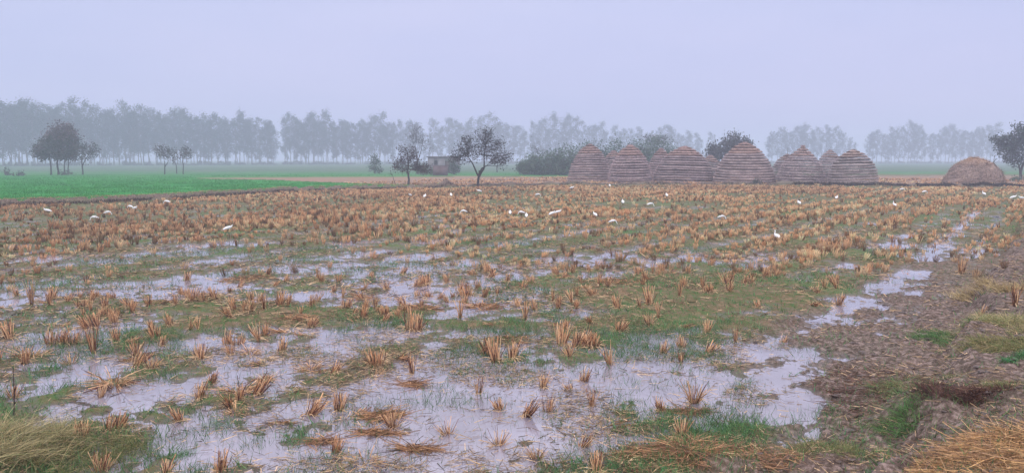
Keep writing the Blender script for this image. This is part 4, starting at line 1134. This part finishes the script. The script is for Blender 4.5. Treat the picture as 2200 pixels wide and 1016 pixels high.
bankgrass(2040, 745, 80, 22, 3500, .04, .12, 'bank_grass', 'bright green grass patch on the right mud', (.10, .24, .07), GRN, (0, 0), .006)
bankgrass(1960, 860, 90, 34, 3000, .04, .13, 'bank_grass', 'scattered green grass on the lower right mud', (.10, .24, .07), DRY2, (0, 0), .005)
bankgrass(1935, 945, 40, 16, 900, .08, .17, 'bank_grass', 'bright green grass tuft beside the straw covered bank', (.12, .30, .08), GRN, (.5, 0), .005)
bankgrass(1800, 985, 110, 24, 1800, .04, .12, 'bank_grass', 'weedy grass at the bottom edge left of the bank', GRN, DRY2, (0, 0), .005)
bankgrass(2160, 868, 50, 8, 900, .05, .14, 'bank_grass', 'fringe of green grass on the bank above the spread straw', GRN, DRY2, (0, 0), .005, .3)
bankgrass(2015, 915, 45, 16, 2600, .04, .13, 'dead_grass', 'reddish brown dead grass on the crumbling edge of the bank', (.17, .075, .05), (.09, .045, .035), (0, 0), .006, .1)
bankgrass(2100, 885, 60, 10, 2200, .04, .12, 'dead_grass', 'reddish brown dead grass behind the spread straw', (.20, .085, .055), (.09, .045, .035), (0, 0), .006, .3)
bankgrass(2185, 812, 30, 6, 700, .05, .12, 'bank_grass', 'vivid green strip of grass on the ledge at the right edge', (.07, .30, .12), GRN, (0, 0), .006, .25)
bankgrass(395, 985, 16, 9, 260, .05, .12, 'bank_grass', 'bright green tuft in the water near the bottom left', (.07, .26, .10), GRN, (0, 0), .005)
bankgrass(460, 915, 40, 10, 420, .05, .12, 'bank_grass', 'green tuft in the lower left pool', (.07, .22, .09), GRN, (0, 0), .005)
bankgrass(1560, 925, 110, 14, 900, .04, .10, 'bank_grass', 'green grass fringe above the straw mat', (.07, .22, .09), GRN, (0, 0), .005)

xg, yg = scatter(300000, 30, 135, 1.0)
hg, mg, ig = terrain(xg, yg)
okg = ig['wheat'] & (rng.random(len(xg)) < sstep(135, 80, yg)) & (ig['b1'] > .5) & (fbm(xg * .5, yg * .5, 3, 71) > -.3)
xg, yg, hg = xg[okg], yg[okg], hg[okg]; ng = len(xg)
wg = np.clip(.5 + fbm(xg * .25, yg * .25, 3, 55) + rng.normal(size=ng) * .25, 0, 1)[:, None]
cg = (np.array((.015, .17, .03)) * (1 - wg) + np.array((.055, .24, .045)) * wg) * rng.uniform(.6, 1.3, (ng, 1))
tag(link('young_wheat', new_mesh('young_wheat', *ribbons(np.stack([xg, yg, hg - .01], 1), np.stack([rng.normal(size=ng) * .3, rng.normal(size=ng) * .3, np.ones(ng)], 1), rng.uniform(.06, .16, ng), .035, cg, taper=.2)), M_BLADE), 'bright green young wheat in the plot at the left', 'wheat', kind='stuff')
# fringes on the field bunds; dark blade colour paints in shaded, wet faces
def fringe(pts, n, off, wid, hlo, hhi, c1, c2, name, label, cat='grass', jit=.12):
    pts = np.array(pts); seg = np.diff(pts, axis=0); L_ = np.linalg.norm(seg, axis=1); cum = np.append(0, np.cumsum(L_))
    t = rng.random(n) * cum[-1]; i = np.clip(np.searchsorted(cum, t) - 1, 0, len(seg) - 1)
    q = pts[i] + seg[i] * ((t - cum[i]) / L_[i])[:, None]
    nrm_ = np.stack([seg[i][:, 1], -seg[i][:, 0]], 1) / L_[i][:, None]
    q = q + nrm_ * (off + rng.normal(size=n) * jit)[:, None]
    # follow the wobble of the terrain's bund line
    q = q - np.stack([fbm(q[:, 0] * .25, q[:, 1] * .25, 2, 5) * .5, fbm(q[:, 0] * .25, q[:, 1] * .25, 3, 8) * .9], 1)
    h = terrain(q[:, 0], q[:, 1])[0]
    keep_ = fbm(q[:, 0] * .6, q[:, 1] * .6, 3, 9) > -.25
    q, h = q[keep_], h[keep_]; n = len(q)
    d3 = np.stack([rng.normal(size=n) * .6, rng.normal(size=n) * .6, np.ones(n)], 1); w = rng.random((n, 1))
    tag(link(name, new_mesh(name, *ribbons(np.column_stack([q, h - .02]), d3, rng.uniform(hlo, hhi, n), wid, (np.array(c1) * w + np.array(c2) * (1 - w)) * rng.uniform(.6, 1.3, (n, 1)), taper=.3)), M_STRAW), label, cat, kind='stuff')
fringe(BUND1, 9000, .45, .04, .05, .17, (.055, .035, .028), (.10, .065, .045), 'bund_shade_weeds', 'dark blades painting the shaded, wet near face of the green field bund')
fringe(BUND1, 5000, -.05, .03, .04, .13, (.46, .32, .20), (.30, .22, .12), 'bund_grass', 'pale dry grass along the top of the green field bund')
fringe(BUND2[2:], 8000, .55, .07, .06, .22, (.04, .03, .028), (.07, .05, .04), 'bund_shade_weeds', 'dark blades painting the shaded, wet face of the far bund at the right')
fringe(BUND2[:3], 3500, .55, .05, .04, .13, (.05, .04, .035), (.12, .08, .06), 'bund_shade_weeds', 'low dark blades painting the shaded, wet bund face before the banded stacks')

# stake at the left edge
p = P(30, 905); r = math.hypot(p.x, p.y)
st = empty('wooden_stake', (p.x, p.y, Hz(p.x, p.y) - .05), 0, 'thin dark bare stalk standing in the grass at the left edge', 'stalk')
hh = 115 * p.y / F_PX
V, Fc = tubes([(0, 0, 0), (.02, 0, hh * .5)], [(.02, 0, hh * .5), (.025, 0, hh)], [.006, .005], [.005, .003], 6)
link('stem', new_mesh('stem', V, Fc, np.tile((.05, .035, .035), (len(V), 1))), M_BARK, st)
V, Fc = tubes([(.01, 0, hh * .3)], [(.05, .01, hh * .42)], [.003], [.002], 5)
link('twig', new_mesh('twig', V, Fc, np.tile((.05, .035, .035), (len(V), 1))), M_BARK, st)

# mud lumps
def lump_mesh(seed):
    rg = np.random.default_rng(seed)
    n, k = 12, 6
    V = []
    for j in range(k):
        ph = math.pi / 2 * j / (k - 1)
        for i in range(n):
            a = 2 * math.pi * i / n
            V.append((math.cos(a) * math.cos(ph), math.sin(a) * math.cos(ph) * .8, math.sin(ph) * .55 - .1))
    V = np.array(V) * (1 + .25 * rg.normal(size=(n * k, 1)) * .6)
    Fc = [(j * n + i, j * n + (i + 1) % n, (j + 1) * n + (i + 1) % n, (j + 1) * n + i) for j in range(k - 1) for i in range(n)]
    me = new_mesh('mud_clod', V, np.array(Fc), jitter((.075, .052, .045), len(V), .4), smooth=False); me.materials.append(M_MUD); return me
# stuff: countless clods on the worked mud and a few in the pools, one object
LM = [lump_mesh(40 + i) for i in range(6)]
def clods(n, dmin, dmax, s0, s1, name, label, cond):
    x, y = scatter(n, dmin, dmax); h, mk, inf = terrain(x, y)
    ok = cond(x, y, h, inf); x, y, h = x[ok], y[ok], h[ok]
    parts = []
    base = [(np.array([v.co[:] for v in m_.vertices]), np.array([p_.vertices[:] for p_ in m_.polygons])) for m_ in LM]
    k = 0; VV = []; FF = []
    for i in range(len(x)):
        V0, F0 = base[i % 6]
        s = rng.uniform(s0, s1); a = rng.uniform(0, 6.28)
        Rm = np.array([[math.cos(a), -math.sin(a), 0], [math.sin(a), math.cos(a), 0], [0, 0, 1]])
        VV.append(V0 @ Rm.T * s * np.array((rng.uniform(.8, 1.6), 1, .8)) + np.array((x[i], y[i], max(h[i], -.01)))); FF.append(F0 + k); k += len(V0)
    V = np.vstack(VV)
    o = link(name, new_mesh(name, V, np.vstack(FF), jitter((.085, .055, .047), len(V), .5)), M_MUD)
    tag(o, label, 'mud', kind='stuff')
clods(5200, 5, 20, .012, .045, 'mud_clods', 'wet brown mud clods on the right side of the field', lambda x, y, h, i: (i['mud'] > .5) & (h > 0) & (rng.random(len(x)) < .6))
clods(9000, 5, 20, .008, .032, 'mud_crumbs', 'dark mud crumbs poking out of the pools', lambda x, y, h, i: (h < .0) & (fbm(x * .8, y * .8, 3, 200) > -.02))
# dark mud ridges in the left pool and elsewhere: things of their own
def ridge(x0, y0, x1, y1, w, hh, label):
    a = P(x0, y0); b = P(x1, y1); L_ = (b - a).length; ang = math.atan2(b.y - a.y, b.x - a.x)
    nx_, ny_ = 36, 10
    V = []
    for i in range(nx_ + 1):
        for j in range(ny_ + 1):
            t = i / nx_; s = j / ny_ * 2 - 1
            e_ = math.sin(math.pi * min(max(t, 0), 1)) ** .4
            V.append((t * L_, s * w * e_, hh * e_ * (1 - s * s) - .03))
    V = np.array(V); V[:, 2] += fbm(V[:, 0] * 14 + x0, V[:, 1] * 14, 3, 5) * hh * .9 * (V[:, 2] > 0); V[:, 1] += fbm(V[:, 0] * 9, V[:, 1] * 3 + x0, 3, 5) * w * .8
    Fc = [(i * (ny_ + 1) + j, (i + 1) * (ny_ + 1) + j, (i + 1) * (ny_ + 1) + j + 1, i * (ny_ + 1) + j + 1) for i in range(nx_) for j in range(ny_)]
    o = link('mud_ridge', new_mesh('mud_ridge', V, np.array(Fc), jitter((.06, .042, .036), len(V), .35)), M_MUD, loc=(a.x, a.y, 0)); o.rotation_euler = (0, 0, ang)
    tag(o, label, 'mud ridge')
ridge(145, 858, 250, 888, .06, .05, 'long dark mud ridge sticking out of the lower left pool')
ridge(1470, 845, 1540, 868, .03, .015, 'thin mud streak by the flaring clump in the right pool')
ridge(720, 590, 700, 600, .05, .02, 'small mud hump in the upper middle pool')
for m_ in LM: bpy.data.meshes.remove(m_)
